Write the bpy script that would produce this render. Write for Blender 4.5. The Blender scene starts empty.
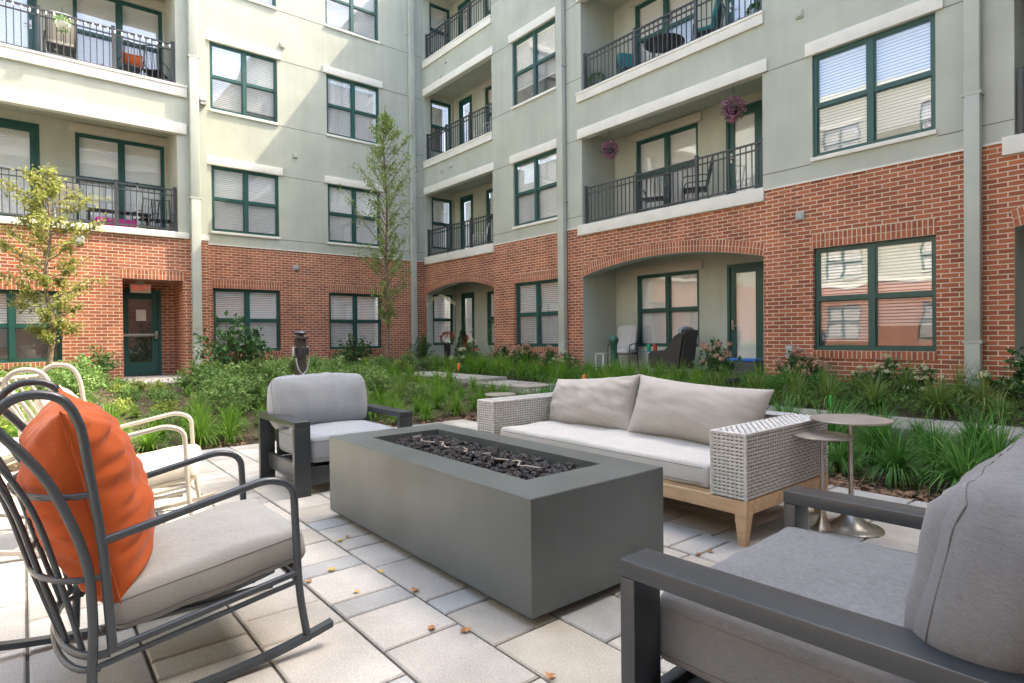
import bpy, math, random
from mathutils import Vector, Matrix, noise
random.seed(7)
D=bpy.data; sc=bpy.context.scene; col=sc.collection
rad=math.radians
# ------------------------------------------------------------ camera
cd=D.cameras.new('camera'); cam=D.objects.new('camera',cd); col.objects.link(cam); sc.camera=cam
cd.sensor_width=36; cd.lens=595*36/1024; cd.clip_start=.05; cd.clip_end=2000
yaw,pit,rol=rad(140.6),rad(-.57),rad(-.6)
f=Vector((math.cos(yaw)*math.cos(pit),math.sin(yaw)*math.cos(pit),math.sin(pit)))
r=Vector((math.sin(yaw),-math.cos(yaw),0)); u=r.cross(f)
r,u=r*math.cos(rol)+u*math.sin(rol),-r*math.sin(rol)+u*math.cos(rol)
M=Matrix.Identity(4)
for i in range(3): M[i][0]=r[i]; M[i][1]=u[i]; M[i][2]=-f[i]
M[2][3]=1.15
cam.matrix_world=M
# ------------------------------------------------------------ sky, sun, exposure
SUN=Vector((.33,1.0,1.5)).normalized()           # towards the sun
elev=math.asin(SUN.z); azim=math.atan2(SUN.x,SUN.y)
w=D.worlds.new('World'); sc.world=w; w.use_nodes=True; nt=w.node_tree
sky=nt.nodes.new('ShaderNodeTexSky'); sky.sky_type='NISHITA'; sky.sun_disc=False
sky.sun_elevation=elev; sky.sun_rotation=azim; sky.dust_density=5; sky.ozone_density=.5
nt.links.new(sky.outputs[0],nt.nodes['Background'].inputs[0]); nt.nodes['Background'].inputs[1].default_value=.15
ld=D.lights.new('sun','SUN'); ld.energy=2.0; ld.angle=rad(.5); ld.color=(1,.87,.70)
lo=D.objects.new('sun',ld); col.objects.link(lo); lo.rotation_euler=SUN.to_track_quat('Z','Y').to_euler()
vs=sc.view_settings; vs.view_transform='Standard'; vs.look='None'; vs.gamma=1; vs.use_curve_mapping=False
sc.cycles.max_bounces=12; sc.cycles.diffuse_bounces=6; sc.cycles.transparent_max_bounces=24
vs.exposure=2.5
vs.use_white_balance=True; vs.white_balance_temperature=6700
# ------------------------------------------------------------ materials
def mat(name,base=(.5,.5,.5),rough=.7,metal=0,spec=.5):
    m=D.materials.new(name); m.use_nodes=True; b=m.node_tree.nodes['Principled BSDF']
    b.inputs['Base Color'].default_value=(*base,1); b.inputs['Roughness'].default_value=rough
    b.inputs['Metallic'].default_value=metal; b.inputs['Specular IOR Level'].default_value=spec
    return m
def N(m,t,**k):
    n=m.node_tree.nodes.new(t)
    for a,v in k.items():
        if a in n.inputs.keys(): n.inputs[a].default_value=v
        else: setattr(n,a,v)
    return n
def L(m,a,b): m.node_tree.links.new(a,b)
def B(m): return m.node_tree.nodes['Principled BSDF']
def coords(m,kind='Object'): return N(m,'ShaderNodeTexCoord').outputs[kind]
def noisy(name,base,rough=.7,scale=8,amt=.12,bump=.0,bscale=60,metal=0,spec=.5,dark=None,kind='Object',stretch=None):
    m=mat(name,base,rough,metal,spec); co=coords(m,kind)
    if stretch:
        mp=N(m,'ShaderNodeMapping'); mp.inputs['Scale'].default_value=stretch; L(m,co,mp.inputs[0]); co=mp.outputs[0]
    n=N(m,'ShaderNodeTexNoise',Scale=scale,Detail=5.); L(m,co,n.inputs['Vector'])
    cr=N(m,'ShaderNodeValToRGB'); e=cr.color_ramp.elements; e[0].position=.32; e[1].position=.68
    lo_=dark or tuple(c*(1-amt) for c in base); hi=tuple(min(1,c*(1+amt)) for c in base)
    e[0].color=(*lo_,1); e[1].color=(*hi,1); L(m,n.outputs[0],cr.inputs[0]); L(m,cr.outputs[0],B(m).inputs['Base Color'])
    if bump:
        n2=N(m,'ShaderNodeTexNoise',Scale=bscale,Detail=3.); L(m,co,n2.inputs['Vector'])
        bp=N(m,'ShaderNodeBump',Strength=bump,Distance=.01); L(m,n2.outputs[0],bp.inputs['Height']); L(m,bp.outputs[0],B(m).inputs['Normal'])
    return m
def brickmat():
    m=mat('brick',rough=.85,spec=.25); uv=N(m,'ShaderNodeUVMap').outputs[0]
    bt=N(m,'ShaderNodeTexBrick'); bt.offset=.5; bt.squash=1
    for k,v in {'Scale':1.,'Mortar Size':.0072,'Mortar Smooth':.15,'Bias':-.1,'Brick Width':.213,'Row Height':.0677}.items(): bt.inputs[k].default_value=v
    bt.inputs['Color1'].default_value=(.44,.145,.070,1); bt.inputs['Color2'].default_value=(.25,.078,.044,1); bt.inputs['Mortar'].default_value=(.62,.53,.41,1)
    nn=N(m,'ShaderNodeTexNoise',Scale=30.,Detail=2.); L(m,uv,nn.inputs['Vector'])
    mxv=N(m,'ShaderNodeVectorMath',operation='SCALE'); mxv.inputs[3].default_value=.006
    sb=N(m,'ShaderNodeVectorMath',operation='SUBTRACT'); sb.inputs[1].default_value=(.5,.5,.5); L(m,nn.outputs['Color'],sb.inputs[0]); L(m,sb.outputs[0],mxv.inputs[0])
    ad=N(m,'ShaderNodeVectorMath',operation='ADD'); L(m,uv,ad.inputs[0]); L(m,mxv.outputs[0],ad.inputs[1]); L(m,ad.outputs[0],bt.inputs['Vector'])
    n=N(m,'ShaderNodeTexNoise',Scale=1.6,Detail=6.); L(m,uv,n.inputs['Vector'])
    mr=N(m,'ShaderNodeMapRange'); mr.inputs['To Min'].default_value=.72; mr.inputs['To Max'].default_value=1.3; L(m,n.outputs[0],mr.inputs['Value'])
    n3=N(m,'ShaderNodeTexNoise',Scale=45.,Detail=3.); L(m,uv,n3.inputs['Vector'])
    mr3=N(m,'ShaderNodeMapRange'); mr3.inputs['To Min'].default_value=.75; mr3.inputs['To Max'].default_value=1.25; L(m,n3.outputs[0],mr3.inputs['Value'])
    mm=N(m,'ShaderNodeMath',operation='MULTIPLY'); L(m,mr.outputs[0],mm.inputs[0]); L(m,mr3.outputs[0],mm.inputs[1])
    mx=N(m,'ShaderNodeVectorMath',operation='SCALE'); L(m,bt.outputs['Color'],mx.inputs[0]); L(m,mm.outputs[0],mx.inputs[3])
    L(m,mx.outputs[0],B(m).inputs['Base Color'])
    bp=N(m,'ShaderNodeBump',Strength=.6,Distance=.008); bp.invert=True; L(m,bt.outputs['Fac'],bp.inputs['Height']); L(m,bp.outputs[0],B(m).inputs['Normal'])
    return m
def glassmat(name,tint=(.98,.99,.99),f0=.22):
    m=D.materials.new(name); m.use_nodes=True; t=m.node_tree; t.nodes.clear()
    o=t.nodes.new('ShaderNodeOutputMaterial'); mx=t.nodes.new('ShaderNodeMixShader')
    a=t.nodes.new('ShaderNodeBsdfTransparent'); a.inputs[0].default_value=(*tint,1)
    g=t.nodes.new('ShaderNodeBsdfGlossy'); g.inputs['Roughness'].default_value=.015; g.inputs[0].default_value=(.95,.97,1,1)
    fr=t.nodes.new('ShaderNodeFresnel'); fr.inputs[0].default_value=1.5
    ge=t.nodes.new('ShaderNodeNewGeometry'); im=t.nodes.new('ShaderNodeMapRange'); im.inputs['To Min'].default_value=1.5; im.inputs['To Max'].default_value=1/1.5
    t.links.new(ge.outputs['Backfacing'],im.inputs['Value']); t.links.new(im.outputs[0],fr.inputs[0])
    mr=t.nodes.new('ShaderNodeMapRange'); mr.inputs['From Min'].default_value=0.04; mr.inputs['From Max'].default_value=1; mr.inputs['To Min'].default_value=f0; mr.inputs['To Max'].default_value=1
    n=t.nodes.new('ShaderNodeTexNoise'); n.inputs['Scale'].default_value=.9; tc=t.nodes.new('ShaderNodeTexCoord'); t.links.new(tc.outputs['Object'],n.inputs['Vector'])
    bp=t.nodes.new('ShaderNodeBump'); bp.inputs['Strength'].default_value=.08; bp.inputs['Distance'].default_value=.05; t.links.new(n.outputs[0],bp.inputs['Height']); t.links.new(bp.outputs[0],g.inputs['Normal'])
    for x,y in ((fr.outputs[0],mr.inputs['Value']),(mr.outputs[0],mx.inputs[0]),(a.outputs[0],mx.inputs[1]),(g.outputs[0],mx.inputs[2]),(mx.outputs[0],o.inputs[0])): t.links.new(x,y)
    return m
def screenmat():
    m=D.materials.new('insect_screen'); m.use_nodes=True; t=m.node_tree; t.nodes.clear()
    o=t.nodes.new('ShaderNodeOutputMaterial'); mx=t.nodes.new('ShaderNodeMixShader'); mx.inputs[0].default_value=.2
    a=t.nodes.new('ShaderNodeBsdfTransparent'); g=t.nodes.new('ShaderNodeBsdfDiffuse'); g.inputs[0].default_value=(.13,.14,.15,1)
    t.links.new(a.outputs[0],mx.inputs[1]); t.links.new(g.outputs[0],mx.inputs[2]); t.links.new(mx.outputs[0],o.inputs[0]); return m
def leafmat(name,c1,c2,c3=None,trans=.35,rough=.5):
    m=mat(name,c1,rough,spec=.35); g=N(m,'ShaderNodeNewGeometry'); cr=N(m,'ShaderNodeValToRGB'); e=cr.color_ramp.elements
    e[0].color=(*c1,1); e[1].color=(*c2,1)
    if c3: x=e.new(.85); x.color=(*c2,1); e[-1].color=(*c3,1)
    oi=N(m,'ShaderNodeObjectInfo'); mm=N(m,'ShaderNodeMath',operation='MULTIPLY_ADD'); mm.inputs[1].default_value=.3; L(m,oi.outputs['Random'],mm.inputs[0]); 
    m2=N(m,'ShaderNodeMath',operation='MULTIPLY'); m2.inputs[1].default_value=.78; L(m,g.outputs['Random Per Island'],m2.inputs[0]); L(m,m2.outputs[0],mm.inputs[2])
    L(m,mm.outputs[0],cr.inputs[0]); L(m,cr.outputs[0],B(m).inputs['Base Color'])
    t=m.node_tree; tr=t.nodes.new('ShaderNodeBsdfTranslucent'); mx=t.nodes.new('ShaderNodeMixShader'); mx.inputs[0].default_value=trans
    L(m,cr.outputs[0],tr.inputs[0]); out=[n for n in t.nodes if n.type=='OUTPUT_MATERIAL'][0]
    L(m,B(m).outputs[0],mx.inputs[1]); L(m,tr.outputs[0],mx.inputs[2]); L(m,mx.outputs[0],out.inputs[0]); return m
def fabric(name,base,rough=.95,scale=500,amt=.18):
    m=mat(name,base,rough,spec=.15); co=coords(m)
    n=N(m,'ShaderNodeTexNoise',Scale=float(scale),Detail=2.); L(m,co,n.inputs['Vector'])
    n2=N(m,'ShaderNodeTexNoise',Scale=5.,Detail=4.); L(m,co,n2.inputs['Vector'])
    mp=N(m,'ShaderNodeMapping'); mp.inputs['Scale'].default_value=(60,60,900); L(m,co,mp.inputs[0]); n3=N(m,'ShaderNodeTexNoise',Scale=1.,Detail=1.); L(m,mp.outputs[0],n3.inputs['Vector'])
    a=N(m,'ShaderNodeMath',operation='ADD'); L(m,n.outputs[0],a.inputs[0]); L(m,n3.outputs[0],a.inputs[1])
    a2=N(m,'ShaderNodeMath',operation='MULTIPLY_ADD'); a2.inputs[1].default_value=.6; L(m,n2.outputs[0],a2.inputs[0]); L(m,a.outputs[0],a2.inputs[2])
    mr=N(m,'ShaderNodeMapRange'); mr.inputs['From Min'].default_value=.8; mr.inputs['From Max'].default_value=1.8; mr.inputs['To Min'].default_value=1-amt; mr.inputs['To Max'].default_value=1+amt; L(m,a2.outputs[0],mr.inputs['Value'])
    v=N(m,'ShaderNodeVectorMath',operation='SCALE'); v.inputs[0].default_value=base; L(m,mr.outputs[0],v.inputs[3]); L(m,v.outputs[0],B(m).inputs['Base Color'])
    bp=N(m,'ShaderNodeBump',Strength=.25,Distance=.002); L(m,a.outputs[0],bp.inputs['Height'])
    bp2=N(m,'ShaderNodeBump',Strength=.35,Distance=.02); L(m,n2.outputs[0],bp2.inputs['Height']); L(m,bp.outputs[0],bp2.inputs['Normal']); L(m,bp2.outputs[0],B(m).inputs['Normal'])
    B(m).inputs['Sheen Weight'].default_value=.15
    return m
BR=brickmat()
STU=noisy('stucco',(.455,.48,.41),.9,1.2,.07,.35,140,spec=.2)
def streak(m,lo_=.90,hi=1.05,sc_=(5,5,.35)):
    b=B(m); src=b.inputs['Base Color'].links[0].from_socket; co=coords(m); mp=N(m,'ShaderNodeMapping'); mp.inputs['Scale'].default_value=sc_; L(m,co,mp.inputs[0])
    n=N(m,'ShaderNodeTexNoise',Scale=1.,Detail=5.); L(m,mp.outputs[0],n.inputs['Vector']); mr=N(m,'ShaderNodeMapRange'); mr.inputs['From Min'].default_value=.3; mr.inputs['From Max'].default_value=.6; mr.inputs['To Min'].default_value=lo_; mr.inputs['To Max'].default_value=hi; L(m,n.outputs[0],mr.inputs['Value'])
    v=N(m,'ShaderNodeVectorMath',operation='SCALE'); L(m,src,v.inputs[0]); L(m,mr.outputs[0],v.inputs[3]); L(m,v.outputs[0],b.inputs['Base Color'])
streak(STU,.955,1.02); streak(BR,.86,1.05,(2,2,.5))
TRIM=noisy('cream_trim',(.74,.73,.66),.8,3,.05,.1,80,spec=.3)
TRIMD=noisy('taupe_trim',(.50,.48,.41),.8,3,.05,spec=.3)
JOINT=mat('joint_dark',(.12,.12,.10),.9)
PIPE=noisy('painted_pipe',(.43,.46,.40),.5,2,.06)
TEAL=noisy('green_frame',(.015,.082,.070),.4,4,.1)
RAIL=mat('railing_metal',(.05,.055,.06),.4)
BLIND=mat('blind_slat',(.93,.93,.91),.6)
DARK=mat('dark_interior',(.02,.02,.022),.9)
ROOM=mat('room_wall',(.35,.33,.30),.9)
GLASS=glassmat('window_glass'); SCREEN=screenmat()
CONC=noisy('concrete',(.50,.48,.43),.9,3,.10,.2,60)
METALG=mat('grey_box',(.38,.39,.38),.5)
WHITE=mat('white_plastic',(.8,.8,.78),.5)
FRAME=noisy('charcoal_powdercoat',(.036,.043,.050),.30,3,.06)
TUBE=noisy('graphite_tube',(.045,.057,.07),.27,4,.05,spec=.6)
PITM=noisy('pit_concrete',(.095,.112,.112),.31,2.2,.14,.05,90,spec=.5)
STEEL=noisy('brushed_steel',(.42,.40,.37),.33,6,.12,metal=1)
CUSHG=fabric('grey_cushion',(.28,.31,.345),amt=.25); CUSHR=fabric('taupe_cushion',(.325,.332,.315)); CUSHS=fabric('sofa_cushion',(.50,.49,.47)); CUSHP=fabric('sofa_pillow_fabric',(.42,.40,.37))
CUSHD=fabric('slate_cushion',(.155,.165,.18),amt=.32); CREAM=fabric('cream_cushion',(.68,.64,.55))
ORANGE=fabric('orange_fabric',(.43,.088,.022),amt=.2)
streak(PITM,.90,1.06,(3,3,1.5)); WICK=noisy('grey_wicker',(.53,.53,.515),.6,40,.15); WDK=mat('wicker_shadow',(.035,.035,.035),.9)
BWICK=noisy('black_wicker',(.03,.026,.024),.5,90,.4,.5,160)
WOOD=noisy('teak',(.54,.37,.22),.55,3,.16,.1,40,stretch=(2,9,9))
BARK=noisy('bark',(.20,.155,.11),.9,20,.3,.5,60)
SOIL=noisy('mulch',(.075,.05,.033),1,14,.5,1.0,45,dark=(.025,.018,.012))
LAVA=noisy('lava_rock',(.028,.027,.03),.75,30,.5,.5,70)
SEAM=mat('seam_thread',(.12,.12,.125),.9)
PAPER=mat('paper',(.75,.73,.66),.9)
# ------------------------------------------------------------ mesh helpers
class MB:
    def __init__(s): s.v=[];s.f=[];s.uv=[];s.m=[];s.sm=[];s.mats=[]
    def mi(s,m):
        if m not in s.mats: s.mats.append(m)
        return s.mats.index(m)
    def face(s,pts,m,uv=None,sm=False):
        i=len(s.v); s.v+= [tuple(p) for p in pts]; s.f.append(tuple(range(i,i+len(pts)))); s.uv.append(uv); s.m.append(s.mi(m)); s.sm.append(sm)
    def mesh(s,vs_,fs,m,sm=True):
        i=len(s.v); s.v+=[tuple(p) for p in vs_]; k=s.mi(m)
        for f_ in fs: s.f.append(tuple(i+a for a in f_)); s.uv.append(None); s.m.append(k); s.sm.append(sm)
    def box(s,lo_,hi,m,T=None):
        x0,y0,z0=[min(a,b) for a,b in zip(lo_,hi)]; x1,y1,z1=[max(a,b) for a,b in zip(lo_,hi)]
        V=[Vector(p) for p in ((x0,y0,z0),(x1,y0,z0),(x1,y1,z0),(x0,y1,z0),(x0,y0,z1),(x1,y0,z1),(x1,y1,z1),(x0,y1,z1))]
        if T: V=[T@p for p in V]
        s.mesh(V,((0,3,2,1),(4,5,6,7),(0,1,5,4),(1,2,6,5),(2,3,7,6),(3,0,4,7)),m,False)
    def bbox(s,lo_,hi,m,b=.006,T=None):      # bevelled box
        vs_,fs=rbox([abs(c-a)/2 for a,c in zip(lo_,hi)],b,2); c=Vector([(a+d)/2 for a,d in zip(lo_,hi)])
        vs_=[v+c for v in vs_]
        if T: vs_=[T@v for v in vs_]
        s.mesh(vs_,fs,m,True)
    def tube(s,pts,rad_,m,n=8,closed=False,cap=True,flat=None):
        P=[Vector(p) for p in pts]; k=len(P); R_=rad_ if isinstance(rad_,(list,tuple)) else [rad_]*k
        tans=[]
        for i in range(k):
            a=P[(i-1)%k] if (closed or i>0) else P[i]; b=P[(i+1)%k] if (closed or i<k-1) else P[i]; tans.append((b-a).normalized())
        up=Vector((0,0,1)) if abs(tans[0].z)<.9 else Vector((1,0,0)); nx=tans[0].cross(up).normalized(); V=[]
        for i in range(k):
            nx=(nx-tans[i]*nx.dot(tans[i])).normalized(); ny=tans[i].cross(nx)
            for j in range(n):
                a=2*math.pi*j/n; V.append(P[i]+(nx*math.cos(a)+ny*math.sin(a))*R_[i])
        F=[]
        for i in range(k if closed else k-1):
            for j in range(n):
                a=i*n+j; b=i*n+(j+1)%n; c=((i+1)%k)*n+(j+1)%n; d=((i+1)%k)*n+j; F.append((a,b,c,d))
        if cap and not closed: F.append(tuple(reversed(range(n)))); F.append(tuple(range((k-1)*n,k*n)))
        s.mesh(V,F,m,True)
    def lathe(s,prof,c,m,n=32):
        c=Vector(c); V=[];F=[]
        for (q,z) in prof:
            for j in range(n): a=2*math.pi*j/n; V.append(c+Vector((q*math.cos(a),q*math.sin(a),z)))
        for i in range(len(prof)-1):
            for j in range(n): F.append((i*n+j,i*n+(j+1)%n,(i+1)*n+(j+1)%n,(i+1)*n+j))
        F.append(tuple(range((len(prof)-1)*n,len(prof)*n))); F.append(tuple(reversed(range(n))))
        s.mesh(V,F,m,True)
    def build(s,name,parent=None,T=None,smooth_angle=True):
        if getattr(s,'parts',None) is not None:
            for mb in s.parts: MB.build(mb,'balcony_slab' if mb.mats[0] is CONC else name,parent)
            return
        me=D.meshes.new(name); me.from_pydata(s.v,[],s.f)
        for m in s.mats: me.materials.append(m)
        me.polygons.foreach_set('material_index',s.m); me.polygons.foreach_set('use_smooth',s.sm)
        uvl=me.uv_layers.new(name='UVMap'); buf=[]
        for p in me.polygons:
            c=s.uv[p.index]
            if c: 
                for q in c: buf+=q
                continue
            n=p.normal; a=(abs(n.x),abs(n.y),abs(n.z)); k=a.index(max(a))
            for vi in p.vertices:
                v=s.v[vi]; buf+= [v[1],v[2]] if k==0 else ([v[0],v[2]] if k==1 else [v[0],v[1]])
        uvl.data.foreach_set('uv',buf)
        me.update()
        if any(s.sm) and smooth_angle:
            try: me.set_sharp_from_angle(angle=rad(50))
            except Exception: pass
        o=D.objects.new(name,me); col.objects.link(o)
        if parent: o.parent=parent
        if T is not None: o.matrix_local=T
        return o
class MBS(MB):
    def __init__(s): MB.__init__(s); s.parts=[]
    def box(s,*a): p=MB(); p.box(*a); s.parts.append(p)
    def bbox(s,*a): p=MB(); p.bbox(*a); s.parts.append(p)
def rbox(h,b,seg=2):
    # rounded box: grid cube projected
    n=seg; co=[]
    def axis(hh):
        b_=min(b,hh*.999); a=[-hh+b_-b_*math.cos(math.pi/2*i/n) if False else -hh+b_*(1-math.cos(math.pi/2*i/n)) for i in range(n+1)]
        return b_
    bb=min(b,*[x*.999 for x in h])
    V=[];F=[];idx={}
    t=[math.tan(math.pi/4*(2*i/(2*n)-0)) for i in range(n+1)]
    cs=[-h[0],-h[0]+bb,h[0]-bb,h[0]]
    def ax(hh,extra=0):
        inner=hh-bb; out=[-inner-bb*math.sin(math.pi/4*(n-i)/n)*1.0 for i in range(n+1)] if False else None
        return [ -inner-bb*(1-i/n) for i in range(n)]+[-inner,inner]+[inner+bb*(i+1)/n for i in range(n)]
    A=[ax(x) for x in h]
    def add(p):
        k=(round(p[0],6),round(p[1],6),round(p[2],6))
        if k in idx: return idx[k]
        q=Vector([max(-(h[i]-bb),min(h[i]-bb,p[i])) for i in range(3)]); d=Vector(p)-q
        v=q+d.normalized()*bb if d.length>1e-9 else Vector(p)
        idx[k]=len(V); V.append(v); return idx[k]
    for k in range(3):
        i,j=(k+1)%3,(k+2)%3
        for sg in (-1,1):
            for a in range(len(A[i])-1):
                for c in range(len(A[j])-1):
                    qs=[]
                    for (x,y) in ((a,c),(a+1,c),(a+1,c+1),(a,c+1)):
                        p=[0,0,0]; p[k]=sg*h[k]; p[i]=A[i][x]; p[j]=A[j][y]; qs.append(add(p))
                    F.append(tuple(qs) if sg>0 else tuple(reversed(qs)))
    return V,F
def cushion(name,m,size,parent=None,T=None,rr=.05,crown=.03,wr=.006,seed=0,n=22,pinch=0.,seam=True,side=0.0):
    """box cushion: rounded box on a dense grid, crowned faces, fine wrinkles, seam cord"""
    hx,hy,hz=[a/2 for a in size]; V=[];F=[];idx={}; sm_=[]
    nx,ny,nz=n,n,6
    def add(a,b,c):
        k=(round(a,5),round(b,5),round(c,5))
        if k in idx: return idx[k]
        p=Vector((a*hx,b*hy,c*hz))
        q=Vector([max(-(h_-rr),min(h_-rr,x)) if h_>rr else 0 for h_,x in zip((hx,hy,hz),p)]); d=p-q
        v=q+d.normalized()*min(rr,d.length if d.length<rr else rr) if d.length>rr else p
        cr=(1-a*a)*(1-b*b)
        v.z+=crown*cr*(1 if c>0 else -.4)*abs(c)
        v.x+=side*(1-b*b)*(1-c*c)*a*abs(a); v.y+=side*(1-a*a)*(1-c*c)*b*abs(b)
        if pinch:
            e=(a*a*b*b); v.z*= (1-.55*max(abs(a),abs(b))**4); v.x*=1-pinch*(1-b*b)*.0+pinch*e*.0; v.x-=pinch*hx*(1-b*b)*a*abs(a)*.0
            v.x*=1-pinch*(1-abs(b)**3)*abs(a)*.5; v.y*=1-pinch*(1-abs(a)**3)*abs(b)*.6
        w_=noise.noise(Vector((v.x*7+seed,v.y*7,v.z*7)))*wr*1.5+noise.noise(Vector((v.x*3+seed,v.y*19,v.z*5+3)))*wr
        v+=d.normalized()*w_ if d.length>1e-6 else Vector((0,0,w_*(1 if c>0 else -1)))
        idx[k]=len(V); V.append(v); return idx[k]
    gs=lambda k:[math.sin(math.pi/2*(-1+2*i/k)) if k>8 else -1+2*i/k for i in range(k+1)]
    G=[gs(nx),gs(ny),gs(nz)]
    for k in range(3):
        i,j=(k+1)%3,(k+2)%3
        for sg in (-1,1):
            for a in range(len(G[i])-1):
                for c in range(len(G[j])-1):
                    qs=[]
                    for (x,y) in ((a,c),(a+1,c),(a+1,c+1),(a,c+1)):
                        p=[0,0,0]; p[k]=sg; p[i]=G[i][x]; p[j]=G[j][y]; qs.append(add(*p))
                    F.append(tuple(qs) if sg>0 else tuple(reversed(qs)))
    if seam:
        ax=2 if hz<min(hx,hy) else 0
        for lev in (-.62,.62):
            ring=[]; K=40
            for q4 in range(4):
                for i in range(K):
                    t=-1+2*i/K; a,b=[(t,-1),(1,t),(-t,1),(-1,-t)][q4]
                    ring.append(Vector(V[add(a,b,lev)] if ax==2 else V[add(lev,a,b)]))
            sm_.append(ring)
    mb=MB(); mb.mesh([v for v in V],F,m,True)
    o=mb.build(name,parent,T,False)
    if seam and parent is not None:
        p_=MB()
        for ring in sm_: p_.tube(ring,.0016,SEAM,5,closed=True)
        p_.build('seam',o,None,False)
    return o
def pillow(name,m,w_,h_,t_,parent=None,T=None,seed=0,wr=.012,n=30,sag=.0,pleat=.0):
    """knife-edge pillow in local XZ plane (w along X, h along Z), thickness along Y"""
    V=[];F=[]; N1=n+1
    for sd in (-1,1):
        for j in range(N1):
            for i in range(N1):
                a=math.sin(math.pi/2*(-1+2*i/n)); b=math.sin(math.pi/2*(-1+2*j/n))
                e=max(0,(1-abs(a)**2.6))*max(0,(1-abs(b)**2.6)); th=t_/2*e**.55
                x=a*w_/2*(1-.07*(1-b*b)*abs(a)); z=b*h_/2*(1-.10*(1-a*a)*abs(b))
                fold=noise.noise(Vector((x*5+seed,z*14,sd)))*wr+noise.noise(Vector((x*16+z*9+seed,z*5-x*6,sd*2)))*wr*.7
                # radiating creases near the corners and edge
                ed=(abs(a)**4+abs(b)**4)/2; cre=math.sin(math.atan2(z,x)*23+seed)*wr*.9*min(1,ed)*(1-max(abs(a),abs(b))**12)
                ple=noise.noise(Vector((x*4+seed,z*30+x*8,sd*3)))*pleat; y=sd*(th+(fold+cre+ple)*min(1,th/(t_*.2)))
                z-=sag*(1-abs(b))*0
                V.append(Vector((x,y,z)))
    for s_ in range(2):
        o_=s_*N1*N1
        for j in range(n):
            for i in range(n):
                q=(o_+j*N1+i,o_+j*N1+i+1,o_+(j+1)*N1+i+1,o_+(j+1)*N1+i); F.append(q if s_==0 else tuple(reversed(q)))
    mb=MB(); mb.mesh(V,F,m,True)
    # piping seam round the edge
    ring=[V[i] for i in range(N1)]+[V[j*N1+n] for j in range(1,N1)]+[V[n*N1+i] for i in range(n-1,-1,-1)]+[V[j*N1] for j in range(n-1,0,-1)]
    mb.tube(ring[::1],.0035,m,6,closed=True)
    return mb.build(name,parent,T,False)
def empty(name,loc=(0,0,0),rz=0):
    o=D.objects.new(name,None); col.objects.link(o); o.location=loc; o.rotation_euler=(0,0,rz); o.empty_display_size=.2; return o
def tag(o,label=None,cat=None,group=None,kind=None):
    for k,v in (('label',label),('category',cat),('group',group),('kind',kind)):
        if v: o[k]=v
    return o
def copy_tree(o,parent=None):
    c=o.copy(); col.objects.link(c)
    if parent: c.parent=parent
    for ch in list(o.children): copy_tree(ch,c)
    return c
def Tm(loc=(0,0,0),rx=0,ry=0,rz=0,s=(1,1,1)):
    return Matrix.Translation(loc)@Matrix.Rotation(rz,4,'Z')@Matrix.Rotation(ry,4,'Y')@Matrix.Rotation(rx,4,'X')@Matrix.Diagonal((*s,1))
def arc(c,r_,a0,a1,n,ax='yz'):
    out=[]
    for i in range(n+1):
        a=a0+(a1-a0)*i/n; p=[0,0,0]; i0,i1={'yz':(1,2),'xz':(0,2),'xy':(0,1)}[ax]
        p=list(c); p[i0]+=r_*math.cos(a); p[i1]+=r_*math.sin(a); out.append(tuple(p))
    return out
def bend(pts,r_=.05,n=6):
    """polyline with rounded corners"""
    P=[Vector(p) for p in pts]; out=[P[0]]
    for i in range(1,len(P)-1):
        a,b,c=P[i-1],P[i],P[i+1]; rr=min(r_,(a-b).length*.48,(c-b).length*.48)
        s_=b+(a-b).normalized()*rr; e=b+(c-b).normalized()*rr
        for k in range(n+1):
            t=k/n; out.append(s_*(1-t)**2+b*2*t*(1-t)+e*t*t)
    out.append(P[-1]); return out
# ------------------------------------------------------------ ground
PX0,PX1,PY0,PY1=-6.8,2.5,-12.6,4.95       # patio rectangle
def sst(t): t=max(0,min(1,t)); return t*t*(3-2*t)
def gz(x,y):
    d=math.hypot(max(PX0-x,0),max(y-PY1,0)); return -.035+.30*min(1,d/4.6)
g=MB(); nx=0
xs=[-400,-120,-50,-25]+[-18+.4*i for i in range(56)]+[8,20,60,150,400]; ys=[-400,-120,-50,-20]+[-13+.4*i for i in range(64)]+[16,30,60,150,400]
V=[(x,y,gz(x,y)+ (.025*noise.noise(Vector((x*1.7,y*1.7,0))) if abs(x)<19 and not(PX0-.1<x<PX1 and y<PY1+.1) else 0)) for y in ys for x in xs]
n_=len(xs); g.mesh(V,[(j*n_+i,j*n_+i+1,(j+1)*n_+i+1,(j+1)*n_+i) for j in range(len(ys)-1) for i in range(n_-1)],SOIL,True)
tag(g.build('ground'),kind='structure')
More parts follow.
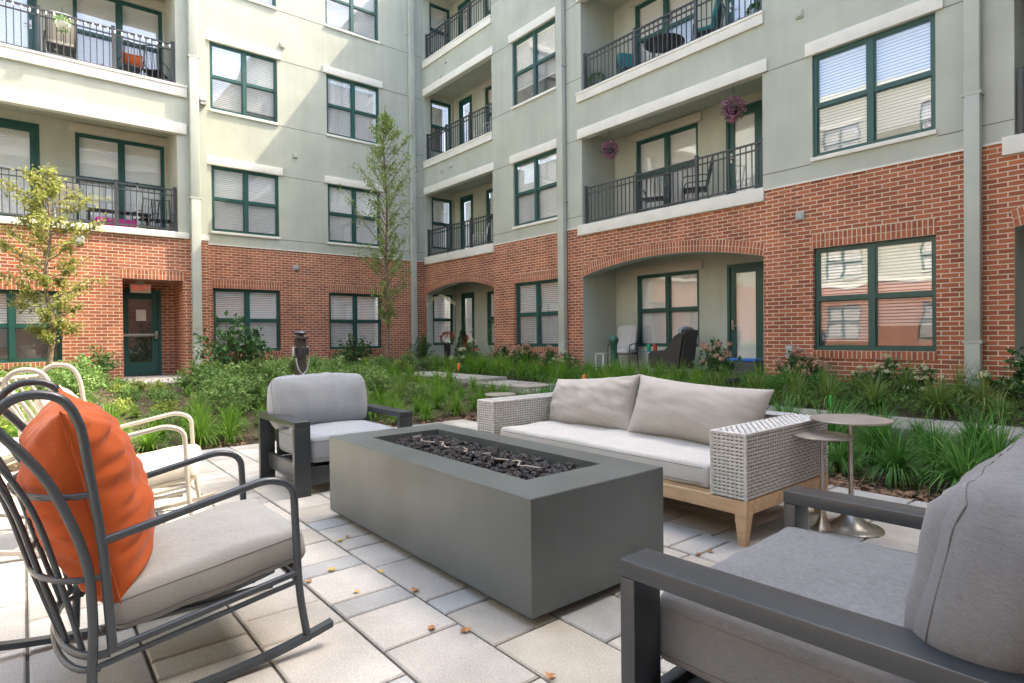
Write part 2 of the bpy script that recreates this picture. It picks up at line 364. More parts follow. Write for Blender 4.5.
# pavers
def pavermat():
    m=mat('paver',rough=.8,spec=.3); a=N(m,'ShaderNodeAttribute'); a.attribute_name='tint'; co=coords(m)
    n=N(m,'ShaderNodeTexNoise',Scale=160.,Detail=3.); L(m,co,n.inputs['Vector'])
    v=N(m,'ShaderNodeTexVoronoi',Scale=85.); L(m,co,v.inputs['Vector'])
    sp=N(m,'ShaderNodeMapRange'); sp.inputs['From Min'].default_value=.06; sp.inputs['From Max'].default_value=.14; sp.inputs['To Min'].default_value=.62; sp.inputs['To Max'].default_value=1; L(m,v.outputs['Distance'],sp.inputs['Value'])
    nb=N(m,'ShaderNodeTexNoise',Scale=2.3,Detail=6.); L(m,co,nb.inputs['Vector'])
    mb_=N(m,'ShaderNodeMapRange'); mb_.inputs['From Min'].default_value=.3; mb_.inputs['From Max'].default_value=.7; mb_.inputs['To Min'].default_value=.70; mb_.inputs['To Max'].default_value=1.1; L(m,nb.outputs[0],mb_.inputs['Value'])
    mr=N(m,'ShaderNodeMapRange'); mr.inputs['From Min'].default_value=.3; mr.inputs['From Max'].default_value=.7; mr.inputs['To Min'].default_value=.78; mr.inputs['To Max'].default_value=1.14; L(m,n.outputs[0],mr.inputs['Value'])
    q=N(m,'ShaderNodeMath',operation='MULTIPLY'); L(m,mr.outputs[0],q.inputs[0]); L(m,mb_.outputs[0],q.inputs[1])
    q2=N(m,'ShaderNodeMath',operation='MULTIPLY'); L(m,q.outputs[0],q2.inputs[0]); L(m,sp.outputs[0],q2.inputs[1])
    s_=N(m,'ShaderNodeVectorMath',operation='SCALE'); L(m,a.outputs['Color'],s_.inputs[0]); L(m,q2.outputs[0],s_.inputs[3]); L(m,s_.outputs[0],B(m).inputs['Base Color'])
    bp=N(m,'ShaderNodeBump',Strength=.35,Distance=.004); L(m,n.outputs[0],bp.inputs['Height']); L(m,bp.outputs[0],B(m).inputs['Normal']); return m
PAV=pavermat(); GROUT=noisy('paver_joint',(.10,.092,.08),1,30,.3)
pv=MB(); tints=[]
rnd=random.Random(3)
def slab(x0,x1,y0,y1):
    j=.0055; b=.006; t=rnd.random()
    base=(.53,.512,.47) if t<.66 else ((.44,.452,.445) if t<.84 else (.49,.46,.40)); k=rnd.uniform(.9,1.08); dz=rnd.uniform(-.0015,.0015)
    X0,X1,Y0,Y1=x0+j,x1-j,y0+j,y1-j; z=-.0+dz
    P=[(X0,Y0,z-.03),(X1,Y0,z-.03),(X1,Y1,z-.03),(X0,Y1,z-.03),(X0,Y0,z-b),(X1,Y0,z-b),(X1,Y1,z-b),(X0,Y1,z-b),(X0+b,Y0+b,z),(X1-b,Y0+b,z),(X1-b,Y1-b,z),(X0+b,Y1-b,z)]
    F=[(8,9,10,11)]+[(a,(a+1)%4,4+(a+1)%4,4+a) for a in range(4)]+[(4+a,4+(a+1)%4,8+(a+1)%4,8+a) for a in range(4)]
    pv.mesh(P,F,PAV,False); tints.extend([(base[0]*k,base[1]*k,base[2]*k,1)]*12)
known={(3):None}
def row(y0,y1,cuts=None):
    x=PX0
    if cuts:
        seq=sorted(cuts)
        first=seq[0]
        while x<first-.12:
            w_=rnd.choice((.165,.25,.33,.5)); w_=min(w_,first-x)
            if first-(x+w_)<.12: w_=first-x
            slab(x,x+w_,y0,y1); x+=w_
        for a,b in zip(seq,seq[1:]): slab(a,b,y0,y1)
        x=seq[-1]
    while x<PX1-.01:
        w_=min(rnd.choice((.165,.25,.33,.5,.5)),PX1-x); slab(x,x+w_,y0,y1); x+=w_
CUT={4:[-3.47,-3.22,-3.05,-2.73,-2.24,-2.08,-1.75,-1.25,-1.0],3:[-3.55,-3.28,-2.97,-2.81,-2.47,-2.31,-1.98,-1.49,-1.2],2:[-2.8,-2.55,-2.3,-1.8,-1.5],1:[-2.95,-2.45,-2.31,-1.8],5:[-2.3,-1.95,-1.5,-1.3],8:[-2.4,-1.95,-1.78,-1.5]}
y=-12.6; k=-38
Ystart=-38*.335
for k in range(-37,15):
    y0=k*.335-.005; y1=y0+.335
    if y1>PY1+.01: break
    row(y0,y1,CUT.get(k))
PYE=y0 if y1>PY1+.01 else y1
po=pv.build('patio_paving'); ca=po.data.color_attributes.new('tint','FLOAT_COLOR','POINT'); ca.data.foreach_set('color',[c for t in tints for c in t]); tag(po,kind='structure')
gb=MB(); gb.box((PX0,-12.5,-.06),(PX1,PYE,-.012),GROUT); tag(gb.build('paving_bed'),kind='structure')
PATHC=noisy('path_concrete',(.36,.34,.29),.95,3,.2,.3,60)
pt=MB()
for i in range(11):
    x0=-12.6+i*1.5; zt=max(.175,gz(x0,7.3)+.03); pt.bbox((x0+.005,6.85,zt-.2),(x0+1.495,7.75,zt),PATHC,.012)
tag(pt.build('garden_path'),kind='structure')
dl=MB(); dl.bbox((-15.14,1.5,.1),(-13.6,2.95,.30),CONC,.01); dl.bbox((-13.59,1.7,.0),(-12.3,2.75,.17),CONC,.01); dl.box((-16.2,1.66,.1),(-15.15,2.82,.302),CONC); tag(dl.build('door_landing'),kind='structure')
# ------------------------------------------------------------ building helpers
def PP(ax,pl,u_,d,z):
    return {'X':(u_,pl+d,z),'XS':(u_,pl-d,z),'Y':(pl-d,u_,z),'YE':(pl+d,u_,z)}[ax]
def fbox(mb,ax,pl,u0,u1,d0,d1,z0,z1,m,b=0):
    (mb.bbox if b else mb.box)(PP(ax,pl,u0,d0,z0),PP(ax,pl,u1,d1,z1),m,*( [b] if b else []))
def wall(mb,ax,pl,u0,u1,z0,z1,holes,m,rev=.10,d=0,revm=None):
    us=sorted(set([u0,u1]+[min(max(h[i],u0),u1) for h in holes for i in (0,1)])); zs=sorted(set([z0,z1]+[min(max(h[i],z0),z1) for h in holes for i in (2,3)]))
    for a,b in zip(us,us[1:]):
        for c,e in zip(zs,zs[1:]):
            mu,mz=(a+b)/2,(c+e)/2
            if any(h[0]<mu<h[1] and h[2]<mz<h[3] for h in holes): continue
            mb.face([PP(ax,pl,a,d,c),PP(ax,pl,b,d,c),PP(ax,pl,b,d,e),PP(ax,pl,a,d,e)],m)
    for h in holes:
        a,b,c,e=h[:4]; rv=h[4] if len(h)>4 else rev; rm=revm or m
        for q in (((a,c),(a,e)),((b,c),(b,e)),((a,c),(b,c)),((a,e),(b,e))):
            (p0,q0),(p1,q1)=q
            mb.face([PP(ax,pl,p0,d,q0),PP(ax,pl,p1,d,q1),PP(ax,pl,p1,d+rv,q1),PP(ax,pl,p0,d+rv,q0)],rm)
wrnd=random.Random(11)
def window(par,ax,pl,u0,u1,z0,z1,d=.06,lintel=None,sill=None,cols=2,split=True,blind=1.0,lm=None,fm=None,screen=True,name='window',tilt=None,room=True):
    fm=fm or TEAL; mb=MB(); t=.055; D0,D1=d,d+.07
    fb=lambda a,b,c,e,da=0,db=0:fbox(mb,ax,pl,a,b,D0+da,D1+db,c,e,fm)
    fb(u0,u0+t,z0,z1); fb(u1-t,u1,z0,z1); fb(u0+t,u1-t,z0,z0+t); fb(u0+t,u1-t,z1-t,z1)
    um=[u0+(u1-u0)*i/cols for i in range(cols+1)]; zm=(z0+z1)/2
    for c in um[1:-1]: fb(c-.045,c+.045,z0+t,z1-t,-.004)
    cells=[]
    for i in range(cols):
        a=um[i]+(t if i==0 else .045); b=um[i+1]-(t if i==cols-1 else .045)
        if split:
            fbox(mb,ax,pl,a,b,D0+.008,D1-.01,zm-.028,zm+.028,fm)
            for (q0,q1,dd) in ((z0+t,zm-.028,.022),(zm+.028,z1-t,.0)):
                s_=.022
                fbox(mb,ax,pl,a,a+s_,D0+dd+.012,D1-.015+dd*.4,q0,q1,fm); fbox(mb,ax,pl,b-s_,b,D0+dd+.012,D1-.015+dd*.4,q0,q1,fm)
                fbox(mb,ax,pl,a+s_,b-s_,D0+dd+.012,D1-.015+dd*.4,q0,q0+s_,fm); fbox(mb,ax,pl,a+s_,b-s_,D0+dd+.012,D1-.015+dd*.4,q1-s_,q1,fm)
        cells.append((a,b))
    w_=mb.build(name,par)
    p=MB()
    for a,b in cells:
        for (q0,q1,dd) in (((z0+t,zm-.028,.04),(zm+.028,z1-t,.03)) if split else ((z0+t,z1-t,.035),)):
            p.face([PP(ax,pl,a,D0+dd,q0),PP(ax,pl,b,D0+dd,q0),PP(ax,pl,b,D0+dd,q1),PP(ax,pl,a,D0+dd,q1)],GLASS)
    p.build('pane',w_)
    if screen and split:
        p=MB()
        for a,b in cells: p.face([PP(ax,pl,a,D0+.014,z0+t),PP(ax,pl,b,D0+.014,z0+t),PP(ax,pl,b,D0+.014,zm-.028),PP(ax,pl,a,D0+.014,zm-.028)],SCREEN)
        p.build('insect_screen',w_)
    if blind:
        p=MB(); tl=(tilt if tilt is not None else (wrnd.uniform(.62,.85) if z0<1.5 else wrnd.uniform(1.05,1.2))); pitch=.049; hw=.0265
        for ci,(a,b) in enumerate(cells):
            bl=blind if not isinstance(blind,tuple) else blind[ci%len(blind)]
            zb=z1-t-(z1-z0-2*t)*bl; z=z1-t-.04; dd=D1+.028
            fbox(p,ax,pl,a,b,dd-.02,dd+.02,z1-t-.03,z1-t,BLIND)
            while z>zb:
                jz=wrnd.uniform(-.0015,.0015); y_=hw*math.cos(tl); s_=hw*math.sin(tl)
                p.face([PP(ax,pl,a,dd-y_,z-s_+jz),PP(ax,pl,b,dd-y_,z-s_-jz),PP(ax,pl,b,dd+y_,z+s_-jz),PP(ax,pl,a,dd+y_,z+s_+jz)],BLIND); z-=pitch
            fbox(p,ax,pl,a,b,dd-.012,dd+.012,zb-.02,zb,BLIND)
        p.build('blinds',w_)
    if room:
        p=MB(); p.face([PP(ax,pl,u0-.3,D1+.9,z0-.3),PP(ax,pl,u1+.3,D1+.9,z0-.3),PP(ax,pl,u1+.3,D1+.9,z1+.2),PP(ax,pl,u0-.3,D1+.9,z1+.2)],ROOM); p.build('room_backing',w_)
    if lintel:
        p=MB(); lh=lintel; fbox(p,ax,pl,u0-.10,u1+.10,-.045,.03,z1+.003,z1+lh,lm or TRIM,.008); p.build('lintel',w_)
    if sill:
        p=MB(); fbox(p,ax,pl,u0-.02,u1+.02,-.04,.06,z0-.07,z0-.003,sill,.006); p.build('sill',w_)
    return w_
def door(par,ax,pl,u0,u1,z0,z1,blind=True,hside=0,fm=None):
    fm=fm or TEAL; mb=MB(); t=.06
    for (a,b,c,e) in ((u0,u0+t,z0,z1),(u1-t,u1,z0,z1),(u0+t,u1-t,z1-t,z1)): fbox(mb,ax,pl,a,b,-.01,.07,c,e,fm)
    a,b=u0+t+.004,u1-t-.004
    for (p,q,c,e) in ((a,a+.10,z0+.02,z1-t),(b-.10,b,z0+.02,z1-t),(a+.10,b-.10,z0+.02,z0+.24),(a+.10,b-.10,z1-t-.12,z1-t)): fbox(mb,ax,pl,p,q,.02,.06,c,e,fm)
    dr=mb.build('door',par); g=MB(); g.face([PP(ax,pl,a+.1,.04,z0+.24),PP(ax,pl,b-.1,.04,z0+.24),PP(ax,pl,b-.1,.04,z1-t-.12),PP(ax,pl,a+.1,.04,z1-t-.12)],GLASS); g.build('pane',dr)
    if blind:
        p=MB(); z=z1-t-.14
        while z>z0+.26: p.face([PP(ax,pl,a+.1,.075,z-.019),PP(ax,pl,b-.1,.075,z-.019),PP(ax,pl,b-.1,.09,z+.019),PP(ax,pl,a+.1,.09,z+.019)],BLIND); z-=.036
        p.build('blinds',dr)
    p=MB(); p.face([PP(ax,pl,u0-.2,.8,z0),PP(ax,pl,u1+.2,.8,z0),PP(ax,pl,u1+.2,.8,z1),PP(ax,pl,u0-.2,.8,z1)],DARK); p.build('room_backing',dr)
    hb=MB(); hu=(a+.05) if hside==0 else (b-.05)
    hb.tube([PP(ax,pl,hu,-.0,z0+1.0),PP(ax,pl,hu,-.05,z0+1.0),PP(ax,pl,hu+(.11 if hside==0 else -.11),-.05,z0+1.0)],.011,STEEL); fbox(hb,ax,pl,hu-.02,hu+.02,-.0,.019,z0+.93,z0+1.12,STEEL); hb.build('handle',dr)
    return dr
def railing(par,ax,pl,u0,u1,zf,posts,d=.10,h=.86,ends=True):
    mb=MB(); fb=lambda a,b,c,e,dd=.02:fbox(mb,ax,pl,a,b,d-dd,d+dd,c,e,RAIL)
    fb(u0,u1,zf+h-.03,zf+h); fb(u0,u1,zf+h-.15,zf+h-.125,.014); fb(u0,u1,zf+.07,zf+.10,.014)
    u_=u0+.06
    while u_<u1:
        if all(abs(u_-p)>.035 for p in posts): fbox(mb,ax,pl,u_-.0085,u_+.0085,d-.0085,d+.0085,zf+.1,zf+h-.03,RAIL)
        u_+=.112
    rl=mb.build('railing',par)
    for p in posts:
        q=MB(); fbox(q,ax,pl,p-.028,p+.028,d-.028,d+.028,zf,zf+h+.03,RAIL); fbox(q,ax,pl,p-.034,p+.034,d-.034,d+.034,zf+h+.03,zf+h+.045,RAIL); q.build('post',rl)
def pipe(par,ax,pl,u0,u1,z0,z1,d0=-.16,d1=-.03,name='downpipe'):
    q=MB(); z=z0
    js=[z0]+[a for a in (1.0,4.35,7.55,10.75) if z0<a<z1]+[z1]
    for a,b in zip(js,js[1:]): fbox(q,ax,pl,u0,u1,d0,d1,a+.002,b-.002,PIPE,.012)
    for a in js[1:-1]: fbox(q,ax,pl,u0-.02,u1+.02,d0-.004,.0,a-.02,a+.02,PIPE)
    q.build(name,par)
def vent(par,ax,pl,u_,z,s_=.13,m=None):
    q=MB(); fbox(q,ax,pl,u_-s_/2,u_+s_/2,-.03,0,z-s_/2,z+s_/2,m or METALG,.006); fbox(q,ax,pl,u_-s_/2+.02,u_+s_/2-.02,-.045,-.031,z-s_/2+.02,z+s_/2-.015,m or METALG,.004); q.build('vent_cover',par)
def soldier(par,ax,pl,u0,u1,z0,h=.2,rows=2,d=-.004):
    """brick header strip over/under an opening, bricks on end"""
    q=MB(); rh=h/rows
    for r_ in range(rows):
        a,b=z0+r_*rh,z0+(r_+1)*rh; L_=u1-u0
        # uv: rotate so brick rows (0.0677) run along u, brick width fitted to the row height
        k=.213/rh*1.0
        uvs=[(r_*.213+.10665*0,0),(r_*.213,L_),(r_*.213+.213,L_),(r_*.213+.213,0)]
        uvs=[(r_*.213,0),(r_*.213,L_),((r_+1)*.213,L_),((r_+1)*.213,0)]
        q.face([PP(ax,pl,u0,d,a),PP(ax,pl,u1,d,a),PP(ax,pl,u1,d,b),PP(ax,pl,u0,d,b)],BRS,uvs)
        q.face([PP(ax,pl,u0,d,a),PP(ax,pl,u0,0,a),PP(ax,pl,u1,0,a),PP(ax,pl,u1,d,a)],BRS,[(0,0),(0,.01),(1,.01),(1,0)])
    return q.build('brick_header',par)
# a stack-bond variant for headers and arches
BRS=BR.copy(); BRS.name='brick_stack'
for n in BRS.node_tree.nodes:
    if n.type=='TEX_BRICK': n.offset=0
def arch(par,mb,ax,pl,u0,u1,zs,zc,ztop,thick,dep,sof):
    n=28; um=(u0+u1)/2; hw=(u1-u0)/2; rise=zc-zs; R_=(hw*hw+rise*rise)/(2*rise)
    zf=lambda t:zs+math.sqrt(max(0,R_*R_-t*t))-(R_-rise)
    strip=MB(); s=0
    for i in range(n):
        a=-hw+2*hw*i/n; b=-hw+2*hw*(i+1)/n; za,zb=zf(a),zf(b)
        mb.face([PP(ax,pl,um+a,0,za),PP(ax,pl,um+b,0,zb),PP(ax,pl,um+b,0,ztop),PP(ax,pl,um+a,0,ztop)],BR)
        mb.face([PP(ax,pl,um+a,0,za),PP(ax,pl,um+b,0,zb),PP(ax,pl,um+b,dep,zb),PP(ax,pl,um+a,dep,za)],sof)
        na=Vector((a/R_,math.sqrt(1-(a/R_)**2))); nb=Vector((b/R_,math.sqrt(1-(b/R_)**2))); ds=math.hypot(b-a,zb-za)
        for r_ in range(2):
            t0,t1=thick*r_/2,thick*(r_+1)/2
            p=[(um+a+na[0]*t0*.6,za+na[1]*t0),(um+b+nb[0]*t0*.6,zb+nb[1]*t0),(um+b+nb[0]*t1*.6,zb+nb[1]*t1),(um+a+na[0]*t1*.6,za+na[1]*t1)]
            strip.face([PP(ax,pl,x,-.004,z) for x,z in p],BRS,[(r_*.213,s),(r_*.213,s+ds),((r_+1)*.213,s+ds),((r_+1)*.213,s)])
        s+=ds
    strip.build('brick_arch',par)
TOP=13.66
# ------------------------------------------------------------ right wing (faces -Y)
YR=10.08; XL=-16.74; XB=-15.15; XE=2.6
RW=empty('apartment_building',(-6,YR,0)); RW.location=(0,0,0)
tag(RW,'brick and sage stucco apartment wing running along the right, with arched patios and balconies','building')
sb=MB(); bb=MB(); sl=MBS(); jn=MBS()
levels=[(3.70,5.70),(6.77,8.87),(9.97,12.07)]
bays=[(-16.62,-13.04),(-9.65,-5.28),(-1.85,1.9)]
BT=3.65
def winz(l): return [(.86,2.53),(4.02,5.69),(7.18,8.87),(10.33,12.0)][l]
wins=[(-12.15,-10.48),(-4.43,-2.72)]
def front_segments():
    segs=[]; x=XL-.0
    for a,b in bays: segs.append((x,a)); x=b
    segs.append((x,XE)); return segs
for (a,b) in front_segments():
    if b-a<.01: continue
    H=[(w0,w1,*winz(l)) for (w0,w1) in wins if a<w0<b for l in range(4)]
    wall(bb,'X',YR,a,b,-.2,BT,[h for h in H if h[2]<2],BR,.12)
    wall(sb,'X',YR,a,b,BT+.0,TOP,[h for h in H if h[2]>3],STU,.08)
for (a,b) in bays:
    arch(RW,bb,'X',YR,a+.0,b,2.50,2.77,3.46,.235,.30,STU)
    for (z0,z1) in ((5.92,6.55),(9.09,9.75),(12.29,TOP)): sb.face([PP('X',YR,a,0,z0),PP('X',YR,b,0,z0),PP('X',YR,b,0,z1),PP('X',YR,a,0,z1)],STU)
    for (z0,z1,dd) in ((3.46,3.70,1.2),(6.55,6.77,1.2),(9.75,9.97,1.2)):
        a2=a-.12 if a>-16 else a
        fbox(sl,'X',YR,a2,b+.03,-.05,.06,z0,z1,TRIM,.006); fbox(sl,'X',YR,a2-.01,b+.04,-.065,.05,z1-.045,z1+.004,TRIM,.006) if z0>4 else None
        fbox(sl,'X',YR,a,b,.062,1.2,z0,z1-.02,CONC)
    for (z0,z1) in ((5.70,5.92),(8.87,9.09),(12.07,12.29)):
        fbox(sl,'X',YR,a-.10 if a>-16 else a,b+.10,-.05,.12,z0,z1,TRIM,.006)
    # recess shells
    bd=1.16
    for li,(z0,z1) in enumerate([(.30,3.0)]+levels):
        zt=[3.44,5.9,9.05,12.2][li]; zw=winz(li); zfz=z0 if li else .30
        hol=[]
        if a<-16: hol=[(-16.31,-15.58,zfz,zw[1]+.03,.10),(-14.9,-13.35,zw[0],zw[1],.08)]
        elif a<-9: hol=[(-9.0,-7.33,zw[0],zw[1],.08),(-6.67,-5.90,zfz,zw[1]+.03,.10)]
        else: hol=[(-1.3,.35,zw[0],zw[1],.08),(.9,1.7,zfz,zw[1]+.03,.10)]
        wall(sb,'X',YR,a,b,z0-.2,zt,[(h[0],h[1],max(h[2],z0-.2),h[3],h[4]) for h in hol],STU,.08,bd)
        lh=[] 
        if a<-16: lh=[(YR+.25,YR+1.05,zw[0],zw[1],.08)]
        wall(sb,'Y',a,YR+.0,YR+bd,z0-.2,zt,lh,STU,.08,0)
        if a<-16: window(RW,'Y',a,YR+.25,YR+1.05,zw[0],zw[1],.03,cols=1,lintel=None,blind=.5 if li==2 else 1)
        wall(sb,'YE',b,YR,YR+bd,z0-.2,zt,[],STU)
        sb.face([(a,YR,zt),(b,YR,zt),(b,YR+bd,zt),(a,YR+bd,zt)],STU)
        for k,h in enumerate(hol):
            if h[4]==.10: door(RW,'X',YR+bd,h[0],h[1],h[2],h[3],blind=True,hside=0 if a>-16 else 1)
            elif h[1]<-13.2 or h[0]>-10: window(RW,'X',YR+bd,h[0],h[1],h[2],h[3],.03,lintel=.19,lm=TRIMD,tilt=1.3)
        if li:
            ps=[-15.47,-14.21] if a<-16 else ([-8.15,-6.67] if a<-9 else [-.5,.9])
            railing(RW,'X',YR,a+.02,b-.02,z0,[a+.045]+ps+[b-.045])
for i,(w0,w1) in enumerate(wins):
    for l in range(4):
        z0,z1=winz(l)
        window(RW,'X',YR,w0,w1,z0,z1,.07 if l==0 else .045,lintel=.22 if l else None,sill=TRIM if l else None,
               blind=({0:1.0,1:1.0,2:.75,3:1.0}[l] if i==0 else {0:(.93,.78),1:(.97,.9),2:1,3:1}[l]),tilt=None)
        if l==0: soldier(RW,'X',YR,w0-.01,w1+.01,z1,.235); soldier(RW,'X',YR,w0-.01,w1+.01,z0-.13,.125,1,-.02)
# drip trim over the brick, joints
for (a,b) in front_segments():
    if b-a<.2: continue
    fbox(sl,'X',YR,a+.03,b-.03,-.02,.01,BT-.015,BT+.012,TRIM)
    for z in (3.92,5.70,8.87,7.12,10.27):
        H=[(w0-.1,w1+.1) for (w0,w1) in wins if a<w0<b] if z in(5.70,8.87) else [(w0-.02,w1+.02) for (w0,w1) in wins if a<w0<b]
        x=a
        for (p,q) in H+[(b,b)]:
            if p-x>.02: fbox(jn,'X',YR,x,p,-.0025,.0,z-.006,z+.006,JOINT)
            x=q
for x in (-9.83,): pass
bb.build('brick_wall',RW); sb.build('stucco_wall',RW); sl.build('trim_band',RW); jn.build('control_joint',RW)
cp=MB()
cp.box((XL-9,YR+.0,TOP-.001),(XE+8,YR+11,TOP+.02),CONC); cp.box((XL,YR+11,-.2),(XE+8,YR+11.2,TOP),STU)
cp.box((.35,YR,TOP+.02),(XE+8,YR+6,TOP+3.2),STU); cp.build('roof',RW)  # tall block above the roof is added out of view to shade the nearest rocker
pipe(RW,'X',YR,-10.33,-10.13,.2,TOP); pipe(RW,'X',YR,-2.36,-2.18,.32,TOP)
vent(RW,'X',YR,-4.63,3.10,.14); vent(RW,'X',YR,-4.63,6.45,.13,STU); 
q=MBS(); 
for (u_,z) in ((-15.6,6.25),(-15.1,6.27),(-15.6,3.05+6.1),(-15.3,5.0+4.5)): fbox(q,'X',YR,u_-.06,u_+.06,-.03,0,z-.02,z+.02,METALG)
q.build('vent_louvre',RW)
# ------------------------------------------------------------ left wing (faces +X)
LW=empty('apartment_building'); tag(LW,'brick and stucco apartment wing at the far left with the green door, half in sunlight','building')
sb=MB(); bb=MB(); sl=MBS(); jn=MBS(); dz=-.06
lw=[(3.80,5.50),(6.89,8.57)]; wz=[(.80,2.46),(3.93,5.62),(7.06,8.80),(10.22,11.9)]
BTL=3.58; YB=3.35
H=[(a,b,*z) for (a,b) in lw for z in wz]
wall(bb,'Y',XL,YB,YR,-.2,BTL,[h for h in H if h[2]<2],BR,.12); wall(sb,'Y',XL,YB,YR,BTL,TOP,[h for h in H if h[2]>3],STU,.08)
for i,(a,b) in enumerate(lw):
    for l,(z0,z1) in enumerate(wz):
        window(LW,'Y',XL,a,b,z0,z1,.07 if l==0 else .045,lintel=.21 if l else None,sill=TRIM if l else None,blind=1.0 if (l!=2 or i) else (.95,.9))
        if l==0: soldier(LW,'Y',XL,a-.02,b+.02,z1,.22); soldier(LW,'Y',XL,a-.02,b+.02,z0-.14,.135,1,-.02)
fbox(sl,'Y',XL,YB+.02,YR-.02,-.02,.01,BTL-.012,BTL+.012,TRIM)
for z in (3.86,5.62,7.0,8.80,10.16):
    x=YB
    for (p,q_) in [((a-.1,b+.1) if z in (5.62,8.80) else (a-.02,b+.02)) for a,b in lw]+[(YR,YR)]:
        if p-x>.02: fbox(jn,'Y',XL,x,p,-.0025,0,z-.006,z+.006,JOINT)
        x=q_
# projecting block
L0=-9.0
lv=[(3.55,5.78),(6.86,9.0),(10.0,12.2)]
wall(bb,'Y',XB,L0,YB,-.2,3.44,[(1.66,2.82,.30,2.47,1.0),(-.95,.61,.72,2.15)],BR,.12)
bb.face([(XB,YB,-.2),(XL,YB,-.2),(XL,YB,3.44),(XB,YB,3.44)],BR); sb.face([(XB,YB,3.44),(XL,YB,3.44),(XL,YB,TOP),(XB,YB,TOP)],STU)
OP0,OP1=-2.6,2.74
wall(sb,'Y',XB,L0,YB,3.44,TOP,[(OP0,OP1,3.44,5.95,.01),(OP0,OP1,6.62,9.1,.01),(OP0,OP1,9.7,12.4,.01)],STU,.01)
for (z0,z1) in ((3.42,3.56),(6.62,6.88),(9.75,9.99)): 
    fbox(sl,'Y',XB,OP0-.1,2.95,-.05,.06,z0,z1,TRIM,.006); fbox(sl,'Y',XB,OP0,OP1,.062,1.2,z0,z1-.02,CONC)
    if z0>4: fbox(sl,'Y',XB,OP0-.1,2.96,-.065,.05,z1-.05,z1+.004,TRIM,.006)
for (z0,z1) in ((5.78,6.02),(9.0,9.22),(12.2,12.4)): fbox(sl,'Y',XB,OP0-.1,2.93,-.05,.12,z0,z1,TRIM,.006)
fbox(sl,'Y',XB,3.13,YB+.02,-.02,.02,3.42,3.54,TRIM)
bd=1.16
for li,(z0,z1) in enumerate(lv):
    zt=z1+.2; zw=(z0+.42,z1-.02)
    wall(sb,'Y',XB,OP0,OP1,z0-.1,zt,[(-.62,.33,z0,zw[1]+.03,.1),(.95,2.68,zw[0]-.2,zw[1],.08),(-2.3,-1.0,zw[0]-.2,zw[1],.08)],STU,.08,bd)
    sb.face([PP('Y',XB,OP1,0,z0-.1),PP('Y',XB,OP1,bd,z0-.1),PP('Y',XB,OP1,bd,zt),PP('Y',XB,OP1,0,zt)],STU)
    sb.face([PP('Y',XB,OP0,0,z0-.1),PP('Y',XB,OP0,bd,z0-.1),PP('Y',XB,OP0,bd,zt),PP('Y',XB,OP0,0,zt)],STU)
    sb.face([PP('Y',XB,OP0,0,zt),PP('Y',XB,OP1,0,zt),PP('Y',XB,OP1,bd,zt),PP('Y',XB,OP0,bd,zt)],STU)
    door(LW,'Y',XB-bd,-.62,.33,z0,zw[1]+.03,hside=1)
    window(LW,'Y',XB-bd,.95,2.68,zw[0]-.2,zw[1],.03,lintel=.2,lm=TRIMD,tilt=1.3,screen=(li!=0)); window(LW,'Y',XB-bd,-2.3,-1.0,zw[0]-.2,zw[1],.03)
    if li<2: railing(LW,'Y',XB,OP0+.02,OP1-.02,z0,[OP0+.045,-.95,.33,1.58,OP1-.045],h=.98 if li==0 else .95)
window(LW,'Y',XB,-.95,.61,.72,2.15,.07,screen=True,blind=(.5,.5)); soldier(LW,'Y',XB,-.97,.63,2.15,.2); soldier(LW,'Y',XB,-.97,.63,.6,.12,1,-.02)
soldier(LW,'Y',XB,1.6,2.88,2.47,.2)
# recessed green entrance door with push bar
DX=XB-1.0
bb.face([(DX,1.66,.3),(DX,2.82,.3),(DX,2.82,2.47),(DX,1.66,2.47)],BR)
m=MB(); 
for (a,b,c,e) in ((1.68,1.74,.302,2.3),(2.46,2.52,.302,2.3),(1.74,2.46,2.24,2.3)): fbox(m,'Y',DX,a,b,-.06,-.003,c,e,TEAL)
for (a,b,c,e) in ((1.745,1.87,.32,2.235),(2.33,2.455,.32,2.235),(1.87,2.33,.32,.62),(1.87,2.33,2.08,2.235)): fbox(m,'Y',DX,a,b,-.045,-.01,c,e,TEAL)
dr=m.build('door',LW); m=MB(); m.face([PP('Y',DX,1.87,-.025,.62),PP('Y',DX,2.33,-.025,.62),PP('Y',DX,2.33,-.025,2.08),PP('Y',DX,1.87,-.025,2.08)],GLASS); m.build('pane',dr)
m=MB(); m.face([PP('Y',DX,1.86,-.012,.61),PP('Y',DX,2.34,-.012,.61),PP('Y',DX,2.34,-.012,2.09),PP('Y',DX,1.86,-.012,2.09)],DARK); m.build('dark_backing',dr)
m=MB(); fbox(m,'Y',DX,1.75,2.42,-.11,-.07,1.22,1.28,STEEL,.01); fbox(m,'Y',DX,2.38,2.45,-.12,-.046,1.16,1.34,STEEL,.01); fbox(m,'Y',DX,1.76,1.80,-.09,-.046,1.22,1.28,STEEL); m.build('push_bar',dr)
m=MB(); fbox(m,'Y',DX,2.02,2.22,-.034,-.030,1.58,1.84,PAPER); m.build('paper_notice',dr)
bb.build('brick_wall',LW); sb.build('stucco_wall',LW); sl.build('trim_band',LW); jn.build('control_joint',LW)
cp=MB(); cp.box((XL-9,L0,TOP-.001),(XL,YR-.001,TOP+.02),CONC); cp.box((XL+.0,L0,TOP-.001),(XB,YB,TOP+.02),CONC); cp.box((XL-9.2,L0,-.2),(XL-9,YR+.0,TOP),STU); cp.box((XL-9,L0-.2,-.2),(XB,L0,TOP),STU); cp.build('roof',LW)
pipe(LW,'Y',XL,9.56,9.74,.15,TOP); pipe(LW,'Y',XB,2.98,3.17,.15,TOP)
